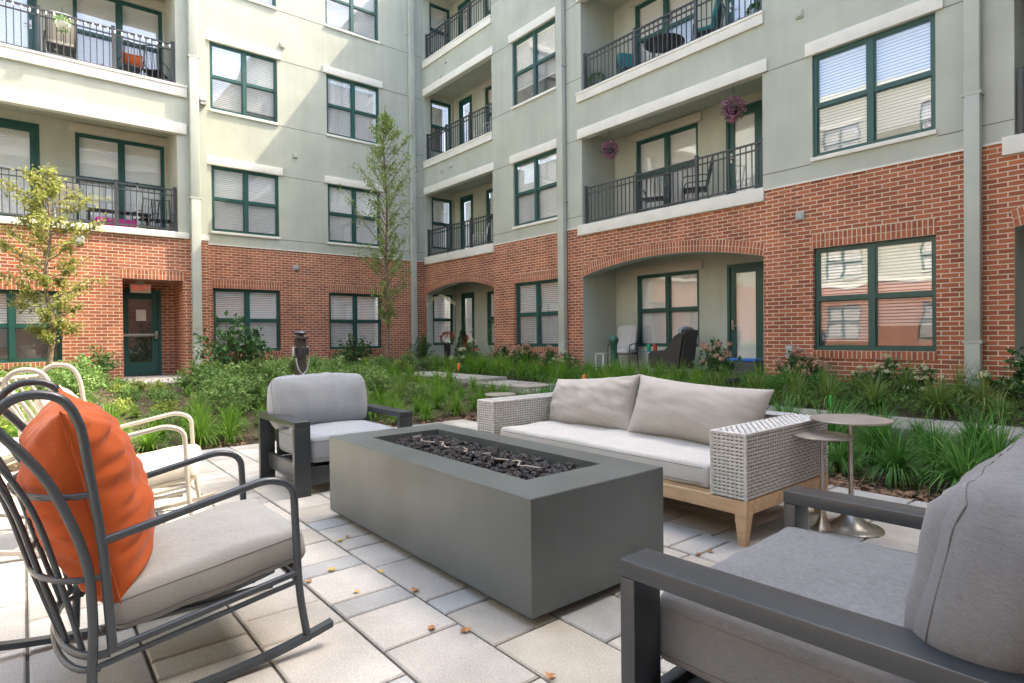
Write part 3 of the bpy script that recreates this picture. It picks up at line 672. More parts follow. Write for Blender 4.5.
vent(LW,'Y',XL,5.64,9.22,.14,STU); vent(LW,'Y',XL,5.95,6.25,.14,STU); vent(LW,'Y',XL,5.93,3.12,.15); vent(LW,'Y',XB,.93,3.22,.16)
m=MB(); fbox(m,'Y',XB,3.2,3.34,-.10,0,6.62,6.78,TRIM,.01); fbox(m,'Y',XB,3.22,3.34,-.09,0,6.54,6.61,METALG); m.build('wall_lamp',LW)
# EXIT sign hanging in the door recess
ex=MB(); fbox(ex,'Y',DX,1.84+.02,2.26,-.50,-.44,2.2,2.40,noisy('sign_face',(.62,.56,.50),.5,5,.05),.01); fbox(ex,'Y',DX,1.98,2.12,-.485,-.455,2.40,2.468,METALG)
exo=ex.build('exit_sign'); tag(exo,'lit exit sign hanging above the green entrance door','exit sign')
fc=D.curves.new('exit_letters','FONT'); fc.body='EXIT'; fc.size=.17; fc.extrude=.004; fc.align_x='CENTER'; fc.align_y='CENTER'
fo=D.objects.new('tmp',fc); col.objects.link(fo); bpy.context.view_layer.update()
me=D.meshes.new_from_object(fo.evaluated_get(bpy.context.evaluated_depsgraph_get())); D.objects.remove(fo)
rm=mat('exit_red',(.6,.06,.04),.5); B(rm).inputs['Emission Color'].default_value=(1,.08,.05,1); B(rm).inputs['Emission Strength'].default_value=.08
me.materials.clear(); me.materials.append(rm); lt=D.objects.new('lettering',me); col.objects.link(lt); lt.parent=exo
lt.matrix_local=Matrix.Translation((XB-.49,2.06,2.30))@Matrix(((0,0,1,0),(1,0,0,0),(0,1,0,0),(0,0,0,1)))
# ------------------------------------------------------------ wings behind the camera: opposite side, and right side added for shade
def plainwing(ax,pl,u0,u1,label,depth):
    o=empty('apartment_building'); tag(o,label,'building'); b_=MB(); s_=MB(); t_=MBS()
    ws=[]; x=u0+2
    while x<u1-3: ws.append((x,x+1.7)); x+=4.4
    H=[(a,b,*winz(l)) for a,b in ws for l in range(4)]
    wall(b_,ax,pl,u0,u1,-.2,3.65,[h for h in H if h[2]<2],BR,.1); wall(s_,ax,pl,u0,u1,3.65,TOP,[h for h in H if h[2]>3],STU,.08)
    for a,b in ws:
        for l in range(4): window(o,ax,pl,a,b,*winz(l),.05,lintel=.2 if l else None,sill=TRIM if l else None,blind=1,screen=False)
    fbox(t_,ax,pl,u0,u1,-.05,.0,6.4,6.7,TRIM); fbox(t_,ax,pl,u0,u1,-.05,.0,9.6,9.9,TRIM); fbox(t_,ax,pl,u0,u1,-.05,.0,3.6,3.75,TRIM)
    b_.build('brick_wall',o); s_.build('stucco_wall',o); t_.build('trim_band',o)
    r_=MB(); fbox(r_,ax,pl,u0,u1,0,depth,TOP,TOP+.02,CONC); fbox(r_,ax,pl,u0,u1,depth,depth+.2,-.2,TOP,STU); r_.build('roof',o)
plainwing('XS',-13.0,-16,XE-.05,'brick and stucco wing across the court behind the camera, in full sun',9)
plainwing('YE',XE,-12.9,YR-.05,'unseen brick and stucco wing added on the right behind the camera to shade the court',8)  # unseen wing added for the shadow it casts over the patio
#@@FURN
# ------------------------------------------------------------ fire pit table
pit=empty('fire_pit',(-2.725,1.93,0)); tag(pit,'long rectangular grey fire pit filled with black lava rock in the middle of the patio','fire pit')
X0,X1,Y0,Y1,Z0,Z1=-.985,.985,-.415,.425,.04,.515
m=MB(); iw=.25; jw=.235; zi=.478
m.bbox((X0,Y0,Z0),(X1,Y0+.03,Z1-.03),PITM,.004); m.bbox((X0,Y1-.03,Z0),(X1,Y1,Z1-.03),PITM,.004); m.box((X0,Y0+.03,Z0),(X0+.03,Y1-.03,Z1-.03),PITM); m.bbox((X1-.03,Y0+.001,Z0),(X1,Y1-.001,Z1-.03),PITM,.004)
m=MB()
def ringface(m,z,a,b,up=True):
    o=[(a[0],a[1]),(a[2],a[1]),(a[2],a[3]),(a[0],a[3])]; i=[(b[0],b[1]),(b[2],b[1]),(b[2],b[3]),(b[0],b[3])]
    for k in range(4):
        l=(k+1)%4; m.face([(*o[k],z),(*o[l],z),(*i[l],z),(*i[k],z)],PITM)
e=.004
O=[(X0,Y0,X1,Y1),(X0+e,Y0+e,X1-e,Y1-e)]; I=(X0+iw,Y0+jw-.03,X1-iw,Y1-jw+.03); I=(X0+.24,Y0+.185,X1-.24,Y1-.17)
def band(a,za,b,zb):
    o=[(a[0],a[1]),(a[2],a[1]),(a[2],a[3]),(a[0],a[3])]; i=[(b[0],b[1]),(b[2],b[1]),(b[2],b[3]),(b[0],b[3])]
    for k in range(4):
        l=(k+1)%4; m.face([(*o[k],za),(*o[l],za),(*i[l],zb),(*i[k],zb)],PITM)
band((X0+.005,Y0+.005,X1-.005,Y1-.005),Z0,O[0],Z0+.005); band(O[0],Z0+.005,O[0],Z1-e); band(O[0],Z1-e,O[1],Z1); band(O[1],Z1,I,Z1); band(I,Z1,I,zi-.06)
m.face([(X0,Y0,Z0),(X1,Y0,Z0),(X1,Y1,Z0),(X0,Y1,Z0)],PITM); m.face([(I[0],I[1],zi-.055),(I[2],I[1],zi-.055),(I[2],I[3],zi-.055),(I[0],I[3],zi-.055)],LAVA)
m.build('body',pit)
m=MB(); m.box((X0+.09,Y0+.09,0),(X1-.09,Y1-.09,Z0+.001),DARK); m.build('plinth',pit)
ICO=None
def ico():
    t=(1+5**.5)/2; v=[(-1,t,0),(1,t,0),(-1,-t,0),(1,-t,0),(0,-1,t),(0,1,t),(0,-1,-t),(0,1,-t),(t,0,-1),(t,0,1),(-t,0,-1),(-t,0,1)]
    f_=[(0,11,5),(0,5,1),(0,1,7),(0,7,10),(0,10,11),(1,5,9),(5,11,4),(11,10,2),(10,7,6),(7,1,8),(3,9,4),(3,4,2),(3,2,6),(3,6,8),(3,8,9),(4,9,5),(2,4,11),(6,2,10),(8,6,7),(9,8,1)]
    v=[Vector(p).normalized() for p in v]; mid={}; F=[]
    def md(a,b):
        k=(min(a,b),max(a,b))
        if k not in mid: mid[k]=len(v); v.append(((v[a]+v[b])/2).normalized())
        return mid[k]
    for a,b,c in f_: x,y_,z=md(a,b),md(b,c),md(c,a); F+=[(a,x,z),(b,y_,x),(c,z,y_),(x,y_,z)]
    return v,F
IV,IF=ico(); rr_=random.Random(5); m=MB()
for i in range(760):
    x=rr_.uniform(I[0]+.02,I[2]-.02); y_=rr_.uniform(I[1]+.02,I[3]-.02); lay=rr_.random(); s_=rr_.uniform(.011,.024); hump=.022*math.exp(-((y_-.01)/.13)**2)
    c=Vector((x,y_,zi-.030+lay*.03+hump)); sd=rr_.uniform(0,99); q=Matrix.Rotation(rr_.uniform(0,6),3,Vector((rr_.random(),rr_.random(),rr_.random()+.1)).normalized()); sc_=Vector((1,rr_.uniform(.7,1),rr_.uniform(.6,.95)))
    m.mesh([c+q@Vector([a*b for a,b in zip(v*(s_*(1+.45*noise.noise(v*1.8+Vector((sd,0,0))))),sc_)]) for v in IV],IF,LAVA,False)
tag(m.build('lava_rock',pit),kind='stuff')
m=MB(); pts=[(I[0]+.1+i*.034,.0+.03*math.sin(i*.9)+.012*math.sin(i*2.3),zi+.026+.004*math.sin(i*1.7)) for i in range(37)]; m.tube(pts,.0038,mat('ceramic_burner',(.40,.35,.31),.8),6); m.build('burner_tube',pit)
# ------------------------------------------------------------ club armchairs (local: front at x=0 looking +x, back at -x)
def armchair(name,W,Ha,seatm,backm,label,loc,rz,Dp=.84,seed=0,bz=0,lean=12,bw=None,bth=.2,bh=.40,bx=-.66,by=0,brr=.055):
    t=empty(name,loc,rz); tag(t,label,'armchair','club armchairs facing each other across the fire pit')
    hw=W/2; a=.118; th=.045
    for s_ in (-1,1):
        y0,y1=(s_*hw,s_*(hw-a)); 
        q=MB(); q.bbox((0,y0,0),(-th,y1,Ha-th-.001),FRAME,.003); q.build('leg',t)
        q=MB(); q.bbox((-Dp,y0,0),(-Dp+th,y1,Ha-th-.001),FRAME,.003); q.build('leg',t)
        q=MB(); q.bbox((0,y0,Ha-th),(-Dp,y1,Ha),FRAME,.003); q.build('armrest',t)
        q=MB(); yi=s_*(hw-a-.002); q.bbox((-th-.002,s_*(hw-.06),.09),(-Dp+th+.002,s_*(hw-.06-.035),.215),FRAME,.003); q.build('side_rail',t)
    q=MB(); q.bbox((-.022,-hw+a+.001,.07),(-.06,hw-a-.001,.20),FRAME,.003); q.build('front_rail',t)
    q=MB(); q.bbox((-.065,-hw+a-.02,.155),(-Dp+.1,hw-a+.02,.18),FRAME,.003); q.build('seat_deck',t)
    T=Tm((-Dp+.065,0,.42),ry=rad(-8)); q=MB(); 
    q.bbox((-.02,-hw+a+.002,.16),(.02,hw-a-.002,.25),FRAME,.004,T); q.bbox((-.02,-hw+a+.002,-.24),(.02,hw-a-.002,-.16),FRAME,.004,T)
    for k in (-1,1): q.bbox((-.02,k*(hw-a-.003),-.159),(.02,k*(hw-a-.06),.159),FRAME,.004,T)
    q.build('back_frame',t)
    sw=W-2*a+.085
    cushion('seat_cushion',seatm,(Dp-.10,sw-.09,.20),t,Tm((-.02-(Dp-.12)/2,0,.325+bz)),rr=.045,crown=.022,seed=seed,wr=.004,n=26)
    bw=bw or sw-.06
    cushion('back_cushion',backm,(bth,bw,bh),t,Tm((bx,by,.42+bz+bh/2),ry=rad(-lean)),rr=brr,crown=.03,seed=seed+5,wr=.007,n=30,side=.03)
    return t
armchair('club_armchair',.96,.545,CUSHG,CUSHG,'grey cushioned club armchair with charcoal frame at the far short end of the fire pit',(-4.262,1.963,0),0,seed=1,bx=-.66,bh=.40,bw=.78,by=-.035)
armchair('club_armchair',1.10,.56,CUSHD,CUSHD,'large slate grey cushioned club armchair cut off by the lower right corner',(-1.055,1.755,0),rad(180+2.6),Dp=.98,seed=9,bz=.02,bx=-.75,bh=.41,bth=.25,bw=.93,lean=9,brr=.10)
# ------------------------------------------------------------ wicker sofa
def weave(mb,o,U,V_,Nn,lu,lv,pu=.027,pv_=.0195,amp=.005):
    """basket weave: upright stakes, horizontal flat strands going over and under"""
    o,U,V_,Nn=map(Vector,(o,U,V_,Nn)); nu=max(2,round(lu/pu)); nv=max(2,round(lv/pv_)); pu=lu/nu; pv_=lv/nv
    for i in range(nu):
        for k in (-.14,.14):
            a=o+U*((i+.5+k)*pu); h=.0028
            mb.mesh([a-U*h,a+U*h,a+U*h+V_*lv,a-U*h+V_*lv],[(0,1,2,3)],WICK,False)
    for j in range(nv):
        vs_=[];h=pv_*.36; c=o+V_*((j+.5)*pv_); P=[]
        for i in range(2*nu+1):
            ph=(i-1)/2; d=0 if i%2==0 else (amp if ((i//2)+j)%2==0 else -amp*1.0)
            P.append(c+U*(i*pu/2)+Nn*d)
        jit=wrnd.uniform(-.0006,.0006)
        V2=[];F2=[]
        for k,p in enumerate(P):
            V2+= [p-V_*h+V_*jit,p+Nn*.0022-V_*h*.3,p+Nn*.0022+V_*h*.3,p+V_*h+V_*jit]
            if k: 
                b_=4*k
                for q in range(3): F2.append((b_-4+q,b_+q,b_+q+1,b_-3+q))
        mb.mesh(V2,F2,WICK,True)
sofa=empty('wicker_sofa',(-2.85,2.945,0)); tag(sofa,'long wicker sofa with teak base and pale cushions behind the fire pit','sofa')
SX,DPs=1.205,1.0; AW=.215; ZB,ZT=.255,.615
q=MB()
for (a,b,c,d) in ((-SX,SX,0,.045),(-SX,SX,DPs-.045,DPs)): q.bbox((a+.06,c+.004,.175),(b-.06,d-.004,ZB-.002),WOOD,.004)
for s_ in (-1,1): q.bbox((s_*(SX-.004),.06,.175),(s_*(SX-.045),DPs-.06,ZB-.002),WOOD,.004)
q.build('base_frame',sofa)
for sx_ in (-1,1):
    for sy_ in (0,1):
        q=MB(); cx=sx_*(SX-.035); cy=.035 if sy_==0 else DPs-.035; a,b=.034,.019; n0=(cx-a*1,cy-a); ix,iy=(-sx_*.008,.008 if sy_==0 else -.008)
        V=[(cx+ix*1.2+p*b,cy+iy*1.2+r_*b,0) for p,r_ in ((-1,-1),(1,-1),(1,1),(-1,1))]+[(cx+p*a,cy+r_*a,.175) for p,r_ in ((-1,-1),(1,-1),(1,1),(-1,1))]+[(cx+p*a,cy+r_*a,ZB-.001) for p,r_ in ((-1,-1),(1,-1),(1,1),(-1,1))]
        q.mesh(V,[(0,3,2,1)]+[(k,(k+1)%4,4+(k+1)%4,4+k) for k in range(4)]+[(4+k,4+(k+1)%4,8+(k+1)%4,8+k) for k in range(4)]+[(8,9,10,11)],WOOD,False); q.build('leg',sofa)
for s_ in (-1,1):
    xo,xi=s_*SX,s_*(SX-AW); xa,xb=min(xo,xi),max(xo,xi); q=MB(); g_=.009
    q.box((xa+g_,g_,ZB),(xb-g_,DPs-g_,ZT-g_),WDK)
    weave(q,(xa+.004,.004,ZB+.004),(1,0,0),(0,0,1),(0,-1,0),AW-.008,ZT-ZB-.008)
    weave(q,(xb-.004,.004,ZB+.004),(0,1,0),(0,0,1),(1,0,0),DPs-.008,ZT-ZB-.008)
    weave(q,(xa+.004,.004,ZB+.004),(0,1,0),(0,0,1),(-1,0,0),DPs-.008,ZT-ZB-.008)
    weave(q,(xa+.004,.004,ZT-.004),(0,1,0),(1,0,0),(0,0,1),DPs-.008,AW-.008)
    for (x,y_) in ((xa+.006,.006),(xb-.006,.006)): q.tube([(x,y_,ZB),(x,y_,ZT-.004)],.0085,WICK,8)
    for x in (xa+.006,xb-.006): q.tube([(x,.006,ZT-.006),(x,DPs,ZT-.006)],.0075,WICK,8)
    q.tube([(xa+.006,.006,ZT-.006),(xb-.006,.006,ZT-.006)],.0075,WICK,8)
    q.build('arm_panel',sofa)
q=MB(); xa,xb=-SX+AW+.002,SX-AW-.002
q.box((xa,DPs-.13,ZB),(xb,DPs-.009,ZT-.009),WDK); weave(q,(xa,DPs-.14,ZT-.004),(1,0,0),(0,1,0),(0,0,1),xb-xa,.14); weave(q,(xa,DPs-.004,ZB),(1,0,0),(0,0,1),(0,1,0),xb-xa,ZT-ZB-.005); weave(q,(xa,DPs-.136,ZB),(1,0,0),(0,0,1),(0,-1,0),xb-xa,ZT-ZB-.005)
for y_ in (DPs-.006,DPs-.137): q.tube([(xa,y_,ZT-.006),(xb,y_,ZT-.006)],.0075,WICK,8)
q.build('back_panel',sofa)
q=MB(); q.bbox((xa+.002,.05,.20),(xb-.002,DPs-.14,.262),WOOD,.003); q.build('seat_deck',sofa)
cushion('seat_cushion',CUSHS,(xb-xa-.06,DPs-.16-.05,.145),sofa,Tm((0,.035+(DPs-.2)/2,.263+.0725)),rr=.035,crown=.014,seed=3,wr=.006,n=44)
pillow('back_pillow',CUSHP,.98,.45,.34,sofa,Tm((-.54,.68,.585),rx=rad(-20),ry=rad(-5),rz=rad(-3)),seed=2,wr=.016,n=56,pleat=.008)
pillow('back_pillow',CUSHP,1.03,.45,.36,sofa,Tm((.46,.65,.60),rx=rad(-19),ry=rad(3),rz=rad(2)),seed=8,wr=.009,n=56,pleat=.004)
# ------------------------------------------------------------ nesting side tables
def side_table(loc,h,rt,rb,label,grp,flare=1.0):
    t=empty('side_table',loc); tag(t,label,'side table',grp)
    q=MB(); q.lathe([(rt*.9,h-.014),(rt-.004,h-.012),(rt,h-.006),(rt-.002,h-.001),(rt-.006,h)],(0,0,0),TOPM,56); q.build('tabletop',t)
    q=MB(); q.lathe([(.013,.16+.06*flare),(.012,h-.0145)],(0,0,0),STEEL,16); q.build('stem',t)
    q=MB(); pr=[(rb,0),(rb,.008),(rb*.97,.012)]
    for i in range(13):
        k=i/12; pr.append((.0135+(rb*.80-.0135)*(1-k)**3.4,.013+(.15+.06*flare)*k))
    q.lathe(pr,(0,0,0),STEEL,44); q.build('base',t)
    return t
TOPM=noisy('table_top_metal',(.40,.37,.33),.38,7,.10,metal=.55)
gA='nesting side tables beside the right arm of the sofa'; gB='nesting side tables beyond the left arm of the sofa'
side_table((-1.43,3.73,.0),.645,.215,.168,'taller round side table with trumpet base right of the wicker sofa',gA)
side_table((-1.53,3.585,.0),.555,.165,.062,'lower round side table tucked under the taller one right of the sofa',gA,.6)
side_table((-4.98,4.36,.0),.60,.20,.15,'taller round side table beyond the left arm of the sofa',gB)
side_table((-5.08,4.0,.0),.52,.17,.11,'lower round side table beyond the left arm of the sofa',gB,.6)
# ------------------------------------------------------------ rocking chairs (local: faces +y)
def rocker(loc,rz,tm,cm,label,pil=None,T=.0135):
    t=empty('rocking_chair',loc,rz); tag(t,label,'rocking chair','rocking chairs in a row facing the fire pit')
    hx=.335
    rear=[(.14,.03),(.143,.13),(.150,.30),(.141,.48),(.10,.62),(.048,.75),(-.01,.84),(-.07,.915)]
    for s_ in (-1,1):
        x=s_*hx
        q=MB(); q.tube(bend([(x,.196,.208),(x,.175,.543),(x,.150,.72),(x,.128,.90),(x,.085,.992),(x,-.02,1.0),(x,-.085,.93),(x,-.01,.84),(x,.048,.75),(x,.10,.62),(x,.141,.48),(x,.150,.30),(x,.143,.13),(x,.14,.045)],.07,4),.0135,tm,10); q.build('side_loop',t)
        q=MB(); q.tube(bend([(x,.172,.545),(x,.66,.655),(x,.745,.62),(x,.757,.305),(x,.765,.20),(x,.79,.045)],.075,6),.0135,tm,10); q.build('arm',t)
        q=MB(); q.tube([(x,.757,.302),(x,.192,.213)],.0125,tm,8); q.tube([(x,.757,.270),(x,.15,.172)],.0095,tm,8); q.build('seat_rail',t)
        q=MB(); V=[];F=[];n=22
        for i in range(n+1):
            y_=-.33+1.21*i/n; z=.0+.42*((y_-.33))**2*.55; a=x-.017; b=x+.017
            V+=[(a,y_,z),(b,y_,z),(b,y_,z+.022),(a,y_,z+.022)]
            if i:
                k=4*i; F+=[(k-4+j,k+j,k+(j+1)%4,k-4+(j+1)%4) for j in range(4)]
        F+=[(0,1,2,3),(4*n+3,4*n+2,4*n+1,4*n)]; q.mesh(V,F,tm,False); q.build('runner',t)
    bul=.13
    def hoop(y0,z,dep,n=16): return [(hx*math.cos(math.pi*i/n),y0-dep*math.sin(math.pi*i/n)**.8,z) for i in range(n+1)]
    for (y0,z,dp,r_) in ((.162,.69,.20,.010),(.170,.44,.17,.010),(.19,.205,.12,.0125),(.165,.168,.10,.010)):
        q=MB(); q.tube(hoop(y0,z,dp),r_,tm,8); q.build('back_hoop',t)
    q=MB(); q.tube([(hx*math.cos(math.pi*i/14),-.085-.10*math.sin(math.pi*i/14),.93-.0*i) for i in range(15)],.0125,tm,8); q.build('top_rail',t)
    for k in range(-3,4):
        s_=k/3.6; w_=math.sqrt(1-s_*s_); q=MB(); x=hx*s_
        q.tube(bend([(x,.19-.115*w_,.205),(x,.165-.165*w_,.44),(x,.10-.165*w_,.69),(x,-.085-.10*w_,.93)],.12,5),.0085,tm,8); q.build('slat',t)
    q=MB(); q.tube([(-hx,.757,.302),(hx,.757,.302)],.0125,tm,8); q.tube([(-hx,.757,.270),(hx,.757,.270)],.0095,tm,8)
    q.build('front_rail',t)
    cushion('seat_cushion',cm,(.60,.62,.13),t,Tm((0,.50,.342),rx=rad(8.5)),rr=.045,crown=.03,seed=4,wr=.005,n=26)
    q=MB(); 
    for k in (-1,1): q.bbox((k*.15-.02,.2,.21),(k*.15+.02,.74,.222),tm,.003,Tm((0,-.02,-.01)))
    q.build('seat_support',t)
    return t
TUBE_SUN=noisy('sunlit_tube',(.40,.375,.33),.35,4,.05,spec=.6)  # same metal as the dark tube, with sunlight put into a paler colour
rocker((-2.492,0,0),0,TUBE,CUSHR,'nearest rocking chair with dark tubular frame, holding the big orange pillow')
o=pillow('throw_pillow',ORANGE,.58,.66,.32,None,Tm((-2.475,.165,.635),rx=rad(13),ry=rad(3),rz=rad(-2)),seed=6,wr=.016,n=80,pleat=.016); tag(o,'large orange throw pillow propped in the nearest rocking chair','pillow')
rocker((-4.36,.07,0),rad(-14),TUBE_SUN,CREAM,'cream cushioned rocking chair in the sun, between the nearest and the furthest rocking chair')
rocker((-5.75,-.85,0),rad(-26),TUBE_SUN,CREAM,'furthest rocking chair of the sunlit row at the left')
o=pillow('throw_pillow',CREAM,.50,.46,.18,None,Tm((-4.32,.20,.66),rx=rad(24),rz=rad(-14)),seed=16,n=24); tag(o,'cream throw pillow propped in the middle sunlit rocking chair','pillow')
o=pillow('throw_pillow',ORANGE,.42,.40,.16,None,Tm((-5.66,-.66,.62),rx=rad(24),rz=rad(-22)),seed=26,n=20); tag(o,'small orange throw pillow in the furthest rocking chair','pillow')
# ------------------------------------------------------------ fallen leaves
LEAFB=noisy('dry_leaf',(.42,.20,.08),.8,30,.4); LEAFY=noisy('yellow_leaf',(.62,.42,.09),.7,30,.3)
def dry_leaf(x,y_,m_,s_,rz,lab):
    q=MB(); V=[];F=[]; n=10
    for i in range(n): a=2*math.pi*i/n; rr2=s_*(1-.25*math.cos(a*2))*(1.0 if i%2 else .68); V.append((rr2*math.cos(a),rr2*.75*math.sin(a),.006+.35*abs(rr2*math.sin(a))*(1 if i%3 else .4)))
    V.append((0,0,.004)); F=[(i,(i+1)%n,n) for i in range(n)]; q.mesh(V,F,m_,True); q.tube([(s_*.6,0,.006),(s_*1.5,.1*s_,.010)],.0012,m_,4)
    o=q.build('fallen_leaf'); o.location=(x,y_,.001); o.rotation_euler=(0,0,rz); tag(o,lab,'leaf','dry leaves fallen on the paving')
LP=[(-3.24,1.42,0,'by the far bottom corner of the fire pit'),(-3.20,1.36,1,'left of the leaf by the fire pit corner'),(-2.83,1.16,1,'alone on the blue-grey paver left of the pit'),(-2.64,1.33,1,'on the paving joint midway along the pit'),(-2.35,1.35,0,'on the joint, the largest brown leaf'),(-2.51,1.14,1,'on the near edge of the blue-grey paver'),(-2.00,1.22,0,'below the near half of the pit'),(-1.90,1.31,0,'on the joint nearest the pit front corner'),(-2.76,1.02,0,'beside the front leg of the nearest rocking chair'),(-1.46,1.35,0,'at the bottom edge of the picture, centre'),(-1.77,2.69,0,'under the front edge of the sofa, left of two'),(-1.75,2.77,0,'under the front edge of the sofa, right of two')]
for i,(x,y_,k,l_) in enumerate(LP): dry_leaf(x,y_,LEAFY if k else LEAFB,.018+.010*((i*37)%5)/5,i*1.3,('yellow' if k else 'brown')+' fallen leaf '+l_)
# ------------------------------------------------------------ plants
GR1=leafmat('liriope_blade',(.045,.15,.025),(.10,.27,.045),(.22,.42,.10),.3); GR2=leafmat('bright_grass_blade',(.09,.22,.02),(.19,.36,.04),(.34,.48,.10),.4)
GR3=leafmat('variegated_blade',(.08,.18,.03),(.22,.32,.07),(.50,.50,.24),.35)
LF1=leafmat('pale_shrub_leaf',(.11,.23,.06),(.24,.38,.11),(.42,.52,.22),.35); LF2=leafmat('dark_shrub_leaf',(.03,.10,.03),(.08,.19,.05),(.16,.28,.08),.25)
LF3=leafmat('boxwood_leaf',(.04,.17,.02),(.10,.32,.04),(.18,.42,.08),.3); CON=leafmat('conifer_spray',(.012,.05,.018),(.03,.09,.025),None,.15)
TL1=leafmat('tree_leaf_yellowgreen',(.20,.25,.06),(.38,.40,.12),(.55,.52,.20),.45); TL2=leafmat('tree_leaf_green',(.20,.30,.09),(.36,.46,.16),(.52,.58,.24),.45)
FLP=leafmat('faded_bloom',(.42,.22,.15),(.62,.40,.30),(.70,.52,.38),.3); FLC=leafmat('cream_bloom',(.55,.56,.30),(.75,.74,.50),(.82,.80,.62),.3); FLR=leafmat('purple_petunia',(.34,.10,.20),(.58,.30,.42),(.75,.55,.62),.3); FLD=leafmat('red_bloom',(.5,.02,.015),(.7,.06,.03),None,.3)
STEM=mat('stem',(.10,.11,.05),.8)
prn=random.Random(21)
def tuft_mesh(name,m_,h,n,w_=.009,spread=.30,curl=1.0):
    q=MB()
    for i in range(n):
        a=prn.uniform(0,2*math.pi); L_=h*prn.uniform(.65,1.25); tilt=prn.uniform(.05,1.15)**1.0; r0=prn.uniform(0,.05); ca,sa=math.cos(a),math.sin(a); px,py=-sa,ca
        V=[];k=4; z=0; rr2=r0; ang=math.pi/2-tilt*.45
        for j in range(k+1):
            ww=w_*(1,.95,.8,.5,.06)[j]; V+=[(ca*rr2+px*ww,sa*rr2+py*ww,max(z,.004)),(ca*rr2-px*ww,sa*rr2-py*ww,max(z,.004))]
            rr2+=L_/k*math.cos(ang); z+=L_/k*math.sin(ang); ang-=tilt*.55*curl
        q.mesh(V,[(2*j,2*j+1,2*j+3,2*j+2) for j in range(k)],m_,True)
    o=q.build(name,None,None,False); return o.data,o
def leaf_quad(q,c,dirv,up,L_,W_,m_,fold=.25):
    d=dirv.normalized(); s_=d.cross(up); 
    if s_.length<1e-3: s_=Vector((1,0,0))
    s_.normalize(); n_=s_.cross(d)
    P=[c,c+d*L_*.45+s_*W_/2+n_*W_*fold,c+d*L_,c+d*L_*.45-s_*W_/2+n_*W_*fold,c+d*L_*.45]
    q.mesh([P[0],P[1],P[2],P[4],P[3]],[(0,1,2,3),(0,3,2,4)],m_,False)
def rv(rn): 
    v=Vector((rn.gauss(0,1),rn.gauss(0,1),rn.gauss(0,1))); return v.normalized()
def shrub_obj(name,m_,rx,rz_,nst,nl,L_,W_,heads=None,hm=None,seed=0,label_parts=True):
    rn=random.Random(seed); q=MB(); st=MB(); hd=MB()
    for i in range(nst):
        a=rn.uniform(0,2*math.pi); t=rn.random()**.6; tip=Vector((rx*t*math.cos(a),rx*t*math.sin(a),rz_*(1-.55*t*t)*rn.uniform(.7,1.05)))
        mid=tip*.5+Vector((0,0,rz_*.12)); pts=[Vector((tip.x*.15,tip.y*.15,0)),mid,tip]; st.tube(pts,[.006,.004,.002],STEM,4,cap=False)
        for j in range(nl):
            k=rn.uniform(.25,1.05); p=pts[0].lerp(mid,k*2) if k<.5 else mid.lerp(tip,k*2-1); p=p+rv(rn)*rn.uniform(.01,.07)*(.5+rx)
            d=(rv(rn)+Vector((p.x,p.y,.15))*1.2); s_=rn.uniform(.6,1.2); p.z=max(p.z,.02); leaf_quad(q,p,d,Vector((0,0,1))+rv(rn)*.5,L_*s_,W_*s_,m_)
        if heads and rn.random()<heads:
            hc=tip+Vector((0,0,.02)); hr=rn.uniform(.05,.085)
            for j in range(70):
                v=rv(rn); v.z=abs(v.z)*1.0-.15; leaf_quad(hd,hc+v*hr*rn.uniform(.75,1),v.cross(rv(rn)),v,.022,.02,hm,.1)
    return q,st,hd
def put(root,loc,rz,s_,label,cat,grp): root.location=loc; root.rotation_euler=(0,0,rz); root.scale=(s_,s_,s_*prn.uniform(.9,1.1)); tag(root,label,cat,grp)
class Kind:
    def __init__(k,make): k.make=make; k.protos=[]; k.used=[]
    def place(k,x,y_,s_,label,cat,grp,i,z=None):
        if not k.protos: k.protos=k.make(); k.used=[False]*len(k.protos)
        j=i%len(k.protos)
        if not k.used[j]: o=k.protos[j]; k.used[j]=True
        else: o=copy_tree(k.protos[j])
        put(o,(x,y_,gz(x,y_)-.005 if z is None else z),prn.uniform(0,6.28),s_,label,cat,grp)
def mk_tuft(m_,h,n,w_,curl): return lambda:[tuft_mesh('grass_tuft',m_,h,n,w_,curl=curl)[1] for _ in range(4)]
def mk_shrub(name,*a,**k):
    def f_():
        out=[]
        for s_ in range(3):
            q,st,hd=shrub_obj(name,*a,seed=s_+hash_(name),**k); t=empty(name); q.build('foliage',t,None,False); st.build('stem',t,None,False)
            if hd.v: hd.build('flower_head',t,None,False)
            out.append(t)
        return out
    return f_
def hash_(s): return sum(ord(c)*(i+1) for i,c in enumerate(s))%1000
K_lir=Kind(mk_tuft(GR1,.56,260,.0065,1.75)); K_br=Kind(mk_tuft(GR2,.46,170,.007,1.7)); K_var=Kind(mk_tuft(GR3,.46,150,.0075,1.75))
K_pale=Kind(mk_shrub('leafy_shrub',LF1,.46,.60,44,24,.068,.044)); K_hyp=Kind(mk_shrub('hydrangea',LF2,.42,.62,30,15,.085,.055,heads=.55,hm=FLP)); K_hyc=Kind(mk_shrub('cream_hydrangea',LF2,.42,.60,26,17,.085,.055,heads=.30,hm=FLC))
LFY=leafmat('yellow_shrub_leaf',(.20,.30,.05),(.42,.50,.12),(.60,.62,.28),.4); K_yel=Kind(mk_shrub('leafy_shrub',LFY,.42,.55,40,22,.075,.045)); K_box=Kind(mk_shrub('boxwood',LF3,.34,.36,50,20,.035,.020)); K_dk=Kind(mk_shrub('dark_shrub',LF2,.45,.85,34,18,.075,.05))
i=0
yy=5.22
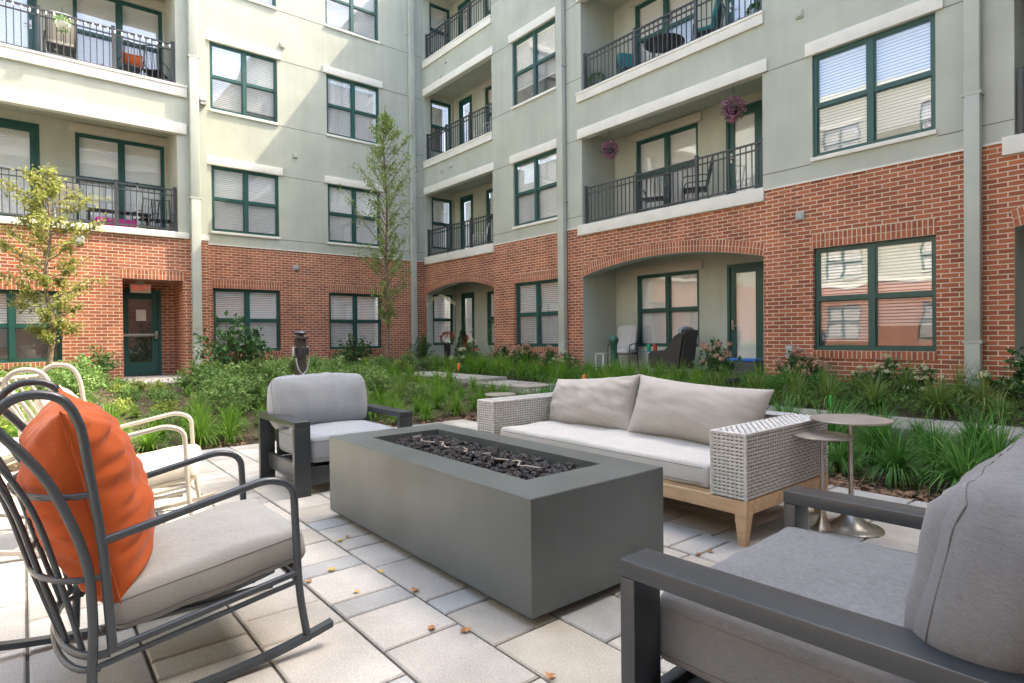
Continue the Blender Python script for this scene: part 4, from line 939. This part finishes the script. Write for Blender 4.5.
for r_ in range(4):
    x=-6.5+(r_%2)*.2
    while x<2.4:
        if not(r_==3 and prn.random()<.25): K_lir.place(x+prn.uniform(-.08,.08),5.22+r_*.44+prn.uniform(-.06,.06),prn.uniform(.80,1.12)*(.80,.95,.85,.66)[r_],'dark green strappy grass tuft in the bed between patio and garden path','grass','dark green grass tufts between patio and path',i); i+=1
        x+=.40
for r_ in range(3):
    x=-12.3+(r_%2)*.25
    while x<1.8:
        far=x<-5.2
        (K_br if far else K_var).place(x+prn.uniform(-.1,.1),8.08+r_*.48+prn.uniform(-.08,.08),prn.uniform(.8,1.1),('bright green grass tuft beyond the path under the stucco and brick wall' if far else 'yellow-green arching grass tuft beyond the path under the brick wall'),'grass',('bright grass tufts beyond the path' if far else 'yellow-green grass tufts beyond the path'),i); i+=1; x+=.46 if far else .55
# left bed
for r_ in range(3):
    y_=-3.2+r_*.1
    while y_<5.0:
        if prn.random()<.9: K_br.place(-7.12-r_*.42+prn.uniform(-.1,.1),y_+prn.uniform(-.1,.1),prn.uniform(.6,.92),'bright green grass tuft along the far edge of the patio','grass','bright grass tufts along the patio edge',i); i+=1
        y_+=.42
for (x0,y0) in [(-7.4+.45*a,5.3+.5*b) for a in range(-11,1) for b in range(3)]:
    if prn.random()<.85: K_br.place(x0+prn.uniform(-.1,.1),y0+prn.uniform(-.1,.1),prn.uniform(.6,.9),'bright green grass tuft between the shrubs and the garden path','grass','bright grass tufts beside the far end of the path',i); i+=1
x=-8.5
while x>-15.0:
    y_=-4.5
    while y_<(5.2 if x>-12.6 else 9.3):
        px,py=x+prn.uniform(-.2,.2),y_+prn.uniform(-.2,.2)
        if not (px<-12 and 1.3<py<2.9) and not(px<-14.75 and py<3.4) and not(-12.8<px and 6.6<py<8):
            low=(.06<-py/px<.20 and px<-8.2); sc0=(.45 if low else (prn.uniform(.62,1.0) if px>-13 else prn.uniform(.5,.8))); t_=prn.random()
            if t_<.66: K_pale.place(px,py,sc0,'pale green leafy shrub in the bed before the left wing','shrub','pale leafy shrubs in the left bed',i)
            elif t_<.82: K_br.place(px,py,sc0*.9,'bright grass tuft among the shrubs of the left bed','grass','bright grass tufts among the left shrubs',i)
            elif t_<.92: K_yel.place(px,py,sc0,'yellow-green leafy shrub in the bed before the left wing','shrub','yellow-green shrubs in the left bed',i)
            else: K_var.place(px,py,sc0*1.1,'striped yellow-green grass tuft among the shrubs of the left bed','grass','striped grass tufts among the left shrubs',i)
            i+=1
        y_+=.56
    x-=.55
for (x,y_,s_,k,l_) in [(-11.9,3.0,1.55,K_dk,'tall leafy shrub right of the concrete landing by the green door'),(-15.9,7.3,1.35,K_dk,'dark leafy shrub under the right ground window of the left wing'),(-15.6,9.3,1.1,K_dk,'dark leafy shrub at the inner corner of the two wings'),(-14.3,1.1,1.0,K_dk,'dark leafy shrub left of the door landing'),
    (-14.2,6.2,1.0,K_hyc,'cream flowering hydrangea in the far left bed before the brick wall'),(-12.6,8.9,1.15,K_hyc,'cream flowering hydrangea by the corner arch'),
    (-11.7,9.35,1.15,K_hyp,'faded pink hydrangea under the left half of the middle window'),(-10.8,9.3,1.2,K_hyp,'faded pink hydrangea under the right half of the middle window'),(-9.9,9.25,1.1,K_hyp,'faded pink hydrangea beside the downpipe left of the arched patio'),(-9.3,9.1,.85,K_hyc,'cream flowering hydrangea at the left end of the arched patio'),
    (-5.75,9.3,1.15,K_hyp,'faded pink hydrangea at the right end of the arched patio'),(-4.35,9.45,1.0,K_hyp,'faded pink hydrangea under the left half of the large brick-wall window'),(-3.2,9.5,.95,K_hyc,'hydrangea under the right half of the large brick-wall window'),(-1.55,9.1,1.3,K_hyc,'cream flowering hydrangea right of the right-hand downpipe'),(-2.6,9.1,.7,K_hyc,'small cream hydrangea at the foot of the right-hand downpipe')]:
    K=k; K.place(x,y_,s_,l_,'shrub','flowering and leafy shrubs along the building',i); i+=1
for a,(x,y_) in enumerate([(-4.75,8.75),(-4.2,8.65),(-3.75,8.8),(-4.45,9.0)]): K_box.place(x,y_,1.1,'low bright green boxwood mound beyond the path below the utility box','shrub','boxwood mounds beyond the path',i); i+=1
def conifer(x,y_,h,r_,label,seed):
    rn=random.Random(seed); t=empty('conifer',(x,y_,gz(x,y_)-.01)); tag(t,label,'conifer'); q=MB(); q.tube([(0,0,0),(0,0,h*.9)],[.02,.006],BARK,6); q.build('trunk',t); q=MB()
    for i in range(1900):
        z=rn.uniform(.03,1)**1.1; rr2=r_*(1-z)**.75*rn.uniform(.55,1.08)+.01; a=rn.uniform(0,6.28); p=Vector((rr2*math.cos(a),rr2*math.sin(a),z*h)); d=Vector((math.cos(a),math.sin(a),1.2))+rv(rn)*.5
        leaf_quad(q,p,d,rv(rn),.06,.016,CON,.1)
    q.build('crown',t,None,False)
conifer(-14.9,4.30,1.08,.25,'small cone-shaped evergreen under the left ground window of the left wing',1)
conifer(-14.1,9.75,1.05,.30,'small dark cone-shaped evergreen at the foot of the corner arch',2)
def tree(loc,h,z0,rc,lm,label,seed,nl,colm=True,tr=.05,lf=.075):
    rn=random.Random(seed); t=empty('tree',loc); tag(t,label,'tree'); q=MB(); lq=MB(); pts=[Vector((0,0,-.05))]; n=12
    for i in range(1,n+1): pts.append(Vector((.06*math.sin(i*.8+seed),.05*math.cos(i*1.1+seed),h*i/n)))
    q.tube(pts,[tr*(1-.85*i/n) for i in range(n+1)],BARK,8)
    tips=[]
    nb=int(h*11)
    for i in range(nb):
        k=(i+rn.random())/nb; z=z0+(h*.97-z0)*k; a=i*2.4+rn.uniform(-.5,.5)
        prof=(math.sin(math.pi*min(1,(k*.92+.10)))**.7) if colm else (math.sin(math.pi*(k*.8+.14)))**.8
        L_=rc*prof*rn.uniform(.40,1.25)*(1+.35*math.sin(k*17+a*.5)); up=1.25 if colm else .5
        b0=Vector((0,0,z)); b2=b0+Vector((math.cos(a)*L_,math.sin(a)*L_,L_*up)); b1=b0.lerp(b2,.5)+Vector((0,0,-.06*L_))
        q.tube([b0,b1,b2],[tr*.30*(1-k*.6),tr*.18,.003],BARK,5,cap=False)
        for j in range(4):
            s0=b0.lerp(b2,rn.uniform(.3,.95)); e0=s0+(rv(rn)*.5+Vector((math.cos(a),math.sin(a),.5))).normalized()*L_*rn.uniform(.25,.5); q.tube([s0,e0],[.005,.002],BARK,4,cap=False); tips.append((s0,e0))
        tips.append((b1,b2))
    for i in range(nl):
        s0,e0=tips[int(rn.random()*len(tips))]; p=s0.lerp(e0,rn.uniform(.0,1.1))+rv(rn)*rn.uniform(.0,.15); sz=rn.uniform(.55,1.15)
        leaf_quad(lq,p,rv(rn)+Vector((0,0,-.25)),Vector((0,0,1))+rv(rn)*.8,lf*sz,lf*.55*sz,lm,.15)
    q.build('trunk',t); lq.build('crown',t,None,False)
tree((-14.45,7.55,.24),7.1,1.15,.66,TL2,'tall slender young tree before the corner of the left wing',4,7600,True,.055,.078)
tree((-13.3,.36,.22),3.95,.85,.80,TL1,'small young tree with yellow-green leaves before the left ground window',9,6800,False,.05,.075)
GC=leafmat('ground_cover_leaf',(.06,.16,.03),(.14,.28,.06),(.28,.42,.12),.35); q=MB(); rn=random.Random(99); c_=0
while c_<26000:
    if c_%2: x,y_=rn.uniform(-16.5,-7.0),rn.uniform(-4,9.8)
    else: x,y_=rn.uniform(-12,1.9),rn.uniform(7.9,9.9)
    c_+=1
    if (x>-12.7 and 6.8<y_<7.8) or (x<-12.2 and 1.5<y_<2.95) or (x<-15.1 and y_<3.4) or (y_>9.3 and -8.3<x<-6.4): continue
    if noise.noise(Vector((x*1.1,y_*1.1,3)))<-.22: continue
    leaf_quad(q,Vector((x,y_,gz(x,y_)+rn.uniform(.01,.17))),rv(rn)+Vector((0,0,.5)),Vector((0,0,1))+rv(rn)*.5,rn.uniform(.04,.08),rn.uniform(.025,.045),GC)
tag(q.build('ground_cover',None,None,False),'low leafy green ground cover filling the beds between shrubs and tufts','ground cover',kind='stuff')
CHIP=noisy('bark_chip',(.22,.13,.075),.95,9,.5)
q=MB(); rn=random.Random(77)
for i in range(5200):
    if i%3: x,y_=rn.uniform(-6.9,2.5),PYE+.03+abs(rn.gauss(0,.35))
    elif i%2: x,y_=PX0-.03-abs(rn.gauss(0,.35)),rn.uniform(-4,5.3)
    else: x,y_=rn.uniform(-9,2),rn.uniform(7.8,9.9)
    if 6.83<y_<7.77: continue
    a=rn.uniform(0,6.28); L_=rn.uniform(.012,.035); w_=rn.uniform(.005,.013); z=gz(x,y_)+rn.uniform(.008,.03); ca,sa=math.cos(a),math.sin(a); t1,t2=rn.uniform(-.01,.01),rn.uniform(-.006,.006)
    q.mesh([(x+ca*L_-sa*w_,y_+sa*L_+ca*w_,z+t1+t2),(x-ca*L_-sa*w_,y_-sa*L_+ca*w_,z-t1+t2),(x-ca*L_+sa*w_,y_-sa*L_-ca*w_,z-t1-t2),(x+ca*L_+sa*w_,y_+sa*L_-ca*w_,z+t1-t2)],[(0,1,2,3)],CHIP,False)
tag(q.build('bark_chips',None,None,False),'brown bark mulch chips strewn over the planting beds','mulch',kind='stuff')
# ------------------------------------------------------------ garden fittings
p=empty('power_pedestal',(-7.5,2.70,-.03)); tag(p,'dark wooden post with outlet boxes and a cable loop behind the far armchair','post')
q=MB(); q.bbox((-.058,-.058,0),(.058,.058,1.17),noisy('weathered_post',(.04,.036,.03),.8,12,.3,stretch=(6,6,1)),.006); q.build('post',p)
q=MB(); q.bbox((-.085,-.085,1.172),(.085,.085,1.19),FRAME,.004); q.lathe([(.05,1.19),(.045,1.215),(.085,1.24),(.08,1.25),(.02,1.272)],(0,0,0),FRAME,20); q.build('cap',p)
for s_,a in ((1,-.02),(-1,.02)):
    q=MB(); q.bbox((-.03,s_*.060,.95),(.045,s_*.095,1.07),METALG,.008); q.bbox((.046,s_*.064,.96),(.056,s_*.091,1.06),FRAME,.004); q.build('outlet_box',p)
q=MB(); q.bbox((.060,-.03,.95),(.085,.03,1.07),FRAME,.008); q.build('outlet_box',p)
q=MB(); q.tube([(.085+.02*math.sin(k*.5),.085*math.cos(math.pi*k/12+math.pi)*1.0,.93-.20*math.sin(math.pi*k/12)) for k in range(13)],.008,METALG,6); q.build('cable',p)
p=empty('path_light',(-5.02,8.6,.2)); tag(p,'small square post light in the grass behind the sofa','path light'); q=MB(); q.bbox((-.045,-.045,-.1),(.045,.045,.17),noisy('post_bronze',(.16,.14,.12),.6,8,.2),.005); q.build('post',p); q=MB(); q.bbox((-.085,-.085,.172),(.085,.085,.255),FRAME,.01); q.build('cap',p)
p=empty('utility_box',(-4.78,10.0,.25)); tag(p,'small grey utility box on a conduit before the brick wall','utility box'); q=MB(); q.bbox((-.06,-.05,.46),(.06,.06,.68),METALG,.02); q.build('box',p); q=MB(); q.tube([(0,0,-.05),(0,0,.46)],.022,METALG,10); q.build('conduit',p)
ORM=mat('orange_marker',(.85,.22,.05),.6); GRM=mat('green_marker',(.03,.5,.08),.5)
for (x,y_,m_,lab) in ((-11.6,7.9,ORM,'orange marker at the far end of the garden path'),(-7.6,7.95,ORM,'orange marker in the grass behind the left sofa pillow'),(-6.35,7.2,GRM,'bright green marker seen between the two sofa pillows'),(-3.3,8.0,GRM,'bright green marker beyond the taller right side table')):
    q=MB(); q.tube([(0,0,-.1),(0,0,.2)],.006,m_,6); q.bbox((-.035,-.03,.14),(.035,.03,.30),m_,.02); o=q.build('marker_flag'); o.location=(x,y_,gz(x,y_)-(.12 if m_ is GRM else .05)); tag(o,lab,'marker')
# ground patio of the middle arch
p=empty('patio_slab'); 
D.objects.remove(p)
q=MB(); q.bbox((-9.62,YR+.02,.1),(-5.3,YR+1.14,.302),CONC,.01); q.bbox((-8.3,9.35,.1),(-6.4,YR+.015,.298),CONC,.01); q.bbox((-16.6,YR+.02,.1),(-13.06,YR+1.14,.302),CONC,.01); q.bbox((-1.83,YR+.02,.1),(1.88,YR+1.14,.302),CONC,.01); tag(q.build('patio_slab'),kind='structure')
# black wicker chair
t=empty('wicker_armchair',(-7.45,10.45,.30),rad(8)); tag(t,'black wicker swivel armchair on the arched patio','armchair')
def slabpoly(mb,prof,y0,y1,m_):      # side profile (x,z) extruded along y
    n=len(prof); V=[(x,y0,z) for x,z in prof]+[(x,y1,z) for x,z in prof]; mb.mesh(V,[tuple(reversed(range(n))),tuple(range(n,2*n))]+[(k,(k+1)%n,n+(k+1)%n,n+k) for k in range(n)],m_,False)
side=[(-.36,.14),(.28,.12),(.33,.5),(.40,.85),(.33,.87),(.20,.80),(.10,.62),(-.02,.52),(-.30,.50),(-.38,.44),(-.38,.30)]
for y_ in (-.34,.28): q=MB(); slabpoly(q,side,y_,y_+.06,BWICK); q.build('side_panel',t)
q=MB(); slabpoly(q,[(.24,.14),(.33,.14),(.43,.92),(.34,.94)],-.28,.28,BWICK); q.build('backrest',t)
q=MB(); slabpoly(q,[(-.35,.14),(.25,.14),(.25,.36),(-.35,.36)],-.28,.28,BWICK); q.build('seat_box',t)
cushion('seat_cushion',CUSHG,(.6,.54,.12),t,Tm((-.04,0,.42)),rr=.04,n=10); cushion('back_cushion',CUSHG,(.14,.54,.55),t,Tm((.26,0,.70),ry=rad(10)),rr=.06,n=10)
q=MB(); q.lathe([(.06,.06),(.05,.13)],(0,0,0),RAIL,12); q.tube([(.30*math.cos(k*math.pi/8),.30*math.sin(k*math.pi/8),.025) for k in range(16)],.018,RAIL,8,closed=True)
for k in range(4): q.tube([(0,0,.07),(.3*math.cos(k*1.57+.4),.3*math.sin(k*1.57+.4),.03)],.014,RAIL,6)
q.build('swivel_base',t)
def metalchair(name,loc,rz,fm_,cm,label,cat='chair',grp=None,pad=True,s_=1):
    t=empty(name,loc,rz); t.scale=(s_,s_,s_); tag(t,label,cat,grp)
    for sx_ in (-1,1):
        q=MB(); q.tube(bend([(sx_*.27,-.26,0),(sx_*.27,-.24,.62),(sx_*.27,.20,.64),(sx_*.27,.26,.60)],.07),.013,fm_,6); q.build('arm',t)
        q=MB(); q.tube(bend([(sx_*.25,.30,0),(sx_*.25,.20,.42),(sx_*.25,.34,1.0)],.1),.013,fm_,6); q.build('leg',t)
    q=MB(); q.tube([(-.25,.34,1.0),(.25,.34,1.0)],.013,fm_,6); q.tube([(-.25,.205,.42),(.25,.205,.42)],.013,fm_,6); q.tube([(-.27,-.245,.40),(.27,-.245,.40)],.013,fm_,6); q.bbox((-.24,-.24,.395),(.24,.2,.41),fm_,.004)
    for k in range(-3,4): q.tube([(k*.075,.21,.43),(k*.075,.34,.99)],.006,fm_,5)
    q.build('seat_frame',t)
    if pad:
        cushion('seat_cushion',cm,(.48,.46,.10),t,Tm((0,-.01,.46)),rr=.04,n=10); cushion('back_cushion',cm,(.48,.10,.56),t,Tm((0,.21,.76),rx=rad(-13)),rr=.04,n=10)
    return t
metalchair('patio_chair',(-9.0,10.72,.30),rad(15),RAIL,CUSHS,'cushioned pale patio chair at the left of the arched patio')
q=MB(); BLU=mat('teal_table',(.05,.22,.25),.5)
t=empty('patio_table',(-8.15,10.72,.30)); tag(t,'small teal side table between the two arched patio chairs','table'); q.lathe([(.22,.46),(.225,.47),(.22,.48)],(0,0,0),BLU,20); q.build('tabletop',t)
for k in range(3): q=MB(); q.tube([(.05*math.cos(k*2.1),.05*math.sin(k*2.1),.46),(.18*math.cos(k*2.1),.18*math.sin(k*2.1),0)],.012,BLU,6); q.build('leg',t)
for (x,m_,lab) in ((-8.07,mat('red_glass',(.45,.05,.03),.2),'red glass candle on the teal patio table'),(-8.24,mat('green_glass',(.02,.35,.15),.2),'green glass candle on the teal patio table')):
    q=MB(); q.lathe([(.035,0),(.045,.02),(.045,.13),(.038,.15)],(0,0,0),m_,14); o=q.build('candle'); o.location=(x,10.68,.782); tag(o,lab,'candle')
GPOST=noisy('green_post',(.03,.11,.075),.45,8,.15)
t=empty('bollard',(-8.42,9.72,.22)); tag(t,'dark green fluted post at the left front of the arched patio','post')
q=MB(); q.lathe([(.11,0),(.11,.10),(.075,.13),(.07,.72),(.09,.74),(.09,.78)],(0,0,0),GPOST,12); q.build('shaft',t); q=MB(); q.lathe([(.10,.781),(.11,.82),(.10,.86),(.06,.90),(.02,.92)],(0,0,0),GPOST,16); q.build('cap',t)
t=empty('lantern',(-8.75,9.75,.22)); tag(t,'silver metal garden lantern beside the green post','lantern')
q=MB()
for a in (-1,1):
    for b in (-1,1): q.box((a*.11-.01,b*.11-.01,.02),(a*.11+.01,b*.11+.01,.50),WHITE)
q.bbox((-.125,-.125,0),(.125,.125,.02),METALG,.004); q.bbox((-.13,-.13,.50),(.13,.13,.53),METALG,.004); q.build('frame',t); q=MB(); q.lathe([(.04,.021),(.04,.22)],(0,0,0),WHITE,12); q.build('candle',t)
o=MB(); o.bbox((-.3,-.14,0),(.3,.14,.30),mat('dark_grey_bin',(.06,.06,.065),.5),.02); b_=empty('storage_box',(-6.1,10.85,.302)); tag(b_,'low dark storage box with blue lid beside the patio door','storage box'); o.build('body',b_); o=MB(); o.bbox((-.32,-.15,.302),(.32,.15,.36),mat('blue_lid',(.02,.16,.55),.4),.02); o.build('lid',b_)
# corner patio
REDM=mat('red_paint',(.50,.03,.02),.45)
t=empty('folding_chair',(-14.75,10.55,.302),rad(160)); tag(t,'red folding chair on the corner patio','chair')
q=MB(); slabpoly(q,[(-.2,.42),(.2,.42),(.2,.45),(-.2,.45)],-.2,.2,REDM); q.build('seat',t); q=MB(); q.bbox((-.22,.19,.5),(.22,.22,.88),REDM,.02); q.build('backrest',t)
for sx_ in (-1,1): q=MB(); q.tube([(sx_*.2,-.2,0),(sx_*.2,.2,.88)],.012,REDM,6); q.tube([(sx_*.2,.22,0),(sx_*.2,-.15,.44)],.012,REDM,6); q.build('leg',t)
def potplant(loc,lm,hm,label,r_=.16,h=.35,pr=.13,ph=.28,pm=None,cat='potted plant',n=260,seed=1):
    t=empty('potted_plant',loc); tag(t,label,cat); q=MB(); q.lathe([(pr*.7,0),(pr,ph),(pr*1.08,ph),(pr*.95,ph-.01)],(0,0,0),pm or FRAME,18); q.build('pot',t); q=MB(); rn=random.Random(seed)
    for i in range(n):
        v=rv(rn); p_=Vector((v.x*r_,v.y*r_,ph+h*.45+v.z*h*.5))*1.0; leaf_quad(q,p_,v+Vector((0,0,.3)),rv(rn),.06,.035,hm if (hm and v.z>-.1 and rn.random()<.6) else lm,.2)
    q.build('foliage',t,None,False)
BPOT=mat('black_pot',(.02,.02,.022),.4)
potplant((-15.75,10.3,.30),LF2,FLD,'tall black planter with red flowers at the left of the corner patio',.20,.36,.11,.62,BPOT,seed=3)
potplant((-13.75,10.75,.30),LF3,None,'leafy yellow-green climbing plant in a pot beside the red folding chair',.26,1.1,.16,.30,BPOT,n=420,seed=4)
t=MB(); t.bbox((-.5,-.2,0),(.5,.2,.16),mat('blue_bench',(.18,.28,.36),.6),.01); t.bbox((-.45,-.18,.161),(.1,.18,.26),mat('pink_mat',(.55,.45,.42),.8),.01); o=t.build('low_bench'); o.location=(-15.4,10.95,.302); tag(o,'low blue-grey bench with mats on the corner patio','bench')
# corner arch garland
q=MB(); rn=random.Random(8)
for i in range(60):
    k=i/59; p_=Vector((-16.45+1.65*k,YR-.10,2.0+.38*math.sin(math.pi*(.12+k*.8)))); 
    for j in range(7): leaf_quad(q,p_+rv(rn)*.04,rv(rn),rv(rn),.05,.02,FLC,.2)
q.tube([(-16.45+1.65*k/20,YR-.10,2.0+.38*math.sin(math.pi*(.12+k/20*.8))) for k in range(21)],.006,STEM,5); q.tube([(-16.45,YR-.10,.25),(-16.45,YR-.10,2.14)],.006,STEM,5); q.tube([(-14.8,YR-.10,.25),(-14.8,YR-.10,2.1)],.006,STEM,5)
o=q.build('garland'); tag(o,'pale dried garland on a thin hoop before the corner arch','garland')
# hanging baskets
def basket(loc,label,hm,r_=.17,drop=.42,pot=None,seed=1,lm=None,n=900):
    t=empty('hanging_basket',loc); tag(t,label,'hanging basket','hanging baskets on the balconies'); q=MB(); q.lathe([(.03,-.10),(.10,-.07),(.14,.0),(.145,.02)],(0,0,0),pot or BPOT,18); q.build('pot',t)
    q=MB()
    for k in range(3): q.tube([(.14*math.cos(k*2.1),.14*math.sin(k*2.1),.02),(0,0,drop)],.0035,RAIL,4)
    q.tube([(0,0,drop),(0,0,drop+.06)],.006,RAIL,5); q.build('hanger',t); q=MB(); rn=random.Random(seed)
    for i in range(n):
        v=rv(rn); rr2=r_*rn.uniform(.55,1.12); p_=Vector((v.x*rr2,v.y*rr2,.04+v.z*rr2*(1.25 if v.z<0 else .8))); leaf_quad(q,p_,v+Vector((0,0,-.4)),rv(rn),.045,.030,hm if rn.random()<.75 else (lm or LF2),.2)
    q.build('foliage',t,None,False)
basket((-8.88,YR+.08,5.25),'left purple flowering basket hanging over the middle balcony of the right wing',FLR,.165,.42,seed=1)
basket((-5.88,YR+.08,5.27),'right purple flowering basket hanging over the middle balcony of the right wing',FLR,.185,.40,seed=2)
basket((-15.0,.70,7.50),'white hanging basket with green plant on the upper left balcony rail',LF3,.13,.30,WHITE,seed=3,lm=FLC,n=260)
# balcony furniture
TEALC=fabric('teal_cushion',(.02,.20,.20))
metalchair('patio_chair',(-8.1,10.75,3.70),rad(25),RAIL,CUSHG,'left black metal chair on the middle balcony of the right wing',pad=False,grp='black metal chairs on the middle balcony')
metalchair('patio_chair',(-7.05,10.72,3.70),rad(-60),RAIL,CUSHG,'right black metal chair on the middle balcony of the right wing',pad=False,grp='black metal chairs on the middle balcony')
metalchair('patio_chair',(-8.75,10.7,6.78),rad(60),RAIL,TEALC,'left teal cushioned chair on the top balcony of the right wing',grp='teal cushioned chairs on the top balcony',s_=.8)
metalchair('patio_chair',(-6.75,10.7,6.78),rad(-70),RAIL,TEALC,'right teal cushioned chair on the top balcony of the right wing',grp='teal cushioned chairs on the top balcony',s_=.9)
t=empty('patio_table',(-7.75,10.65,6.78)); tag(t,'round dark table with teal mats on the top balcony of the right wing','table'); q=MB(); q.lathe([(.42,.55),(.43,.56),(.42,.58)],(0,0,0),RAIL,24); q.build('tabletop',t)
for k in range(4): q=MB(); q.tube([(.3*math.cos(k*1.57),.3*math.sin(k*1.57),.55),(.34*math.cos(k*1.57),.34*math.sin(k*1.57),0)],.014,RAIL,6); q.build('leg',t)
potplant((-9.40,10.35,6.775),LF2,None,'small leafy pot plant at the left end of the top balcony',.16,.24,.10,.16,seed=5); potplant((-5.55,10.4,6.775),LF2,None,'small pot plant at the right end of the top balcony',.13,.2,.10,.14,seed=6)
metalchair('patio_chair',(-14.6,10.75,3.70),rad(-30),WHITE,CUSHG,'white metal chair on the lower corner balcony',pad=False,s_=.85)
metalchair('patio_chair',(-14.3,10.75,6.78),rad(20),WHITE,CUSHG,'white metal chair on the upper corner balcony',pad=False,s_=.85)
# upper left balcony
t=metalchair('patio_bench',(-15.75,.70,6.88),rad(-90),RAIL,CREAM,'dark bench chair with long white cushion on the upper left balcony'); 
t=metalchair('patio_chair',(-15.7,1.95,6.88),rad(-80),RAIL,CUSHG,'low dark chair holding the orange pillow on the upper left balcony',pad=False,s_=.8)
o=pillow('throw_pillow',ORANGE,.42,.26,.12,None,Tm((-15.55,1.95,7.36),rz=rad(90)),seed=31,n=14); tag(o,'orange patterned pillow on the upper left balcony','pillow')
metalchair('patio_chair',(-15.7,2.42,6.88),rad(-120),BPOT,CUSHG,'black chair at the right end of the upper left balcony',pad=False,s_=.85)
q=MB()
for k in range(34):
    y_=-1.6+k*.128; z=7.76-.05*abs(math.sin(k*.55)); q.lathe([(.006,.02),(.018,-.005),(.020,-.03),(.008,-.055)],(XB+.0,y_,z),WHITE,6)
q.tube([(XB+.0,-1.6+k*.128,7.785-.05*abs(math.sin(k*.55))) for k in range(34)],.004,RAIL,4)
o=q.build('string_light'); tag(o,'string of small white bulbs along the upper left balcony rail','string lights')
# lower left balcony
PUR=fabric('purple_cloth',(.30,.03,.17))
o=MB(); o.bbox((-.2,-.38,0),(.2,.38,.24),PUR,.03); b_=o.build('storage_bench'); b_.location=(-15.72,1.62,3.56); tag(b_,'purple cloth covered bench on the lower left balcony','bench')
t=empty('patio_table',(-15.75,1.35,3.56)); t.location=(-15.9,1.7,3.56); tag(t,'long dark table behind the purple bench on the lower left balcony','table'); q=MB(); q.bbox((-.15,-.6,.42),(.15,.6,.46),BPOT,.006); q.build('tabletop',t)
for a in (-1,1):
    for b in (-1,1): q=MB(); q.box((a*.12-.015,b*.55-.015,0),(a*.12+.015,b*.55+.015,.419),BPOT); q.build('leg',t)
metalchair('patio_chair',(-15.65,2.18,3.56),rad(-70),BPOT,CUSHG,'left of two black metal chairs on the lower left balcony',pad=False,grp='black metal chairs on the lower left balcony',s_=.72)
metalchair('patio_chair',(-15.62,2.52,3.56),rad(-110),BPOT,CUSHG,'right of two black metal chairs on the lower left balcony',pad=False,grp='black metal chairs on the lower left balcony',s_=.72)
metalchair('patio_chair',(-15.75,.72,3.56),rad(-80),METALG,CREAM,'cream cushioned chair on the lower left balcony beside the door',s_=.85)
q=MB(); q.bbox((-.01,-.012,0),(.01,.012,.95),WHITE,.004); q.tube([(0,0,.95),(0,0,1.02)],.02,BPOT,8); o=q.build('folded_umbrella'); o.location=(-15.35,1.98,3.58); tag(o,'white upright pole leaning behind the lower left balcony rail','pole')
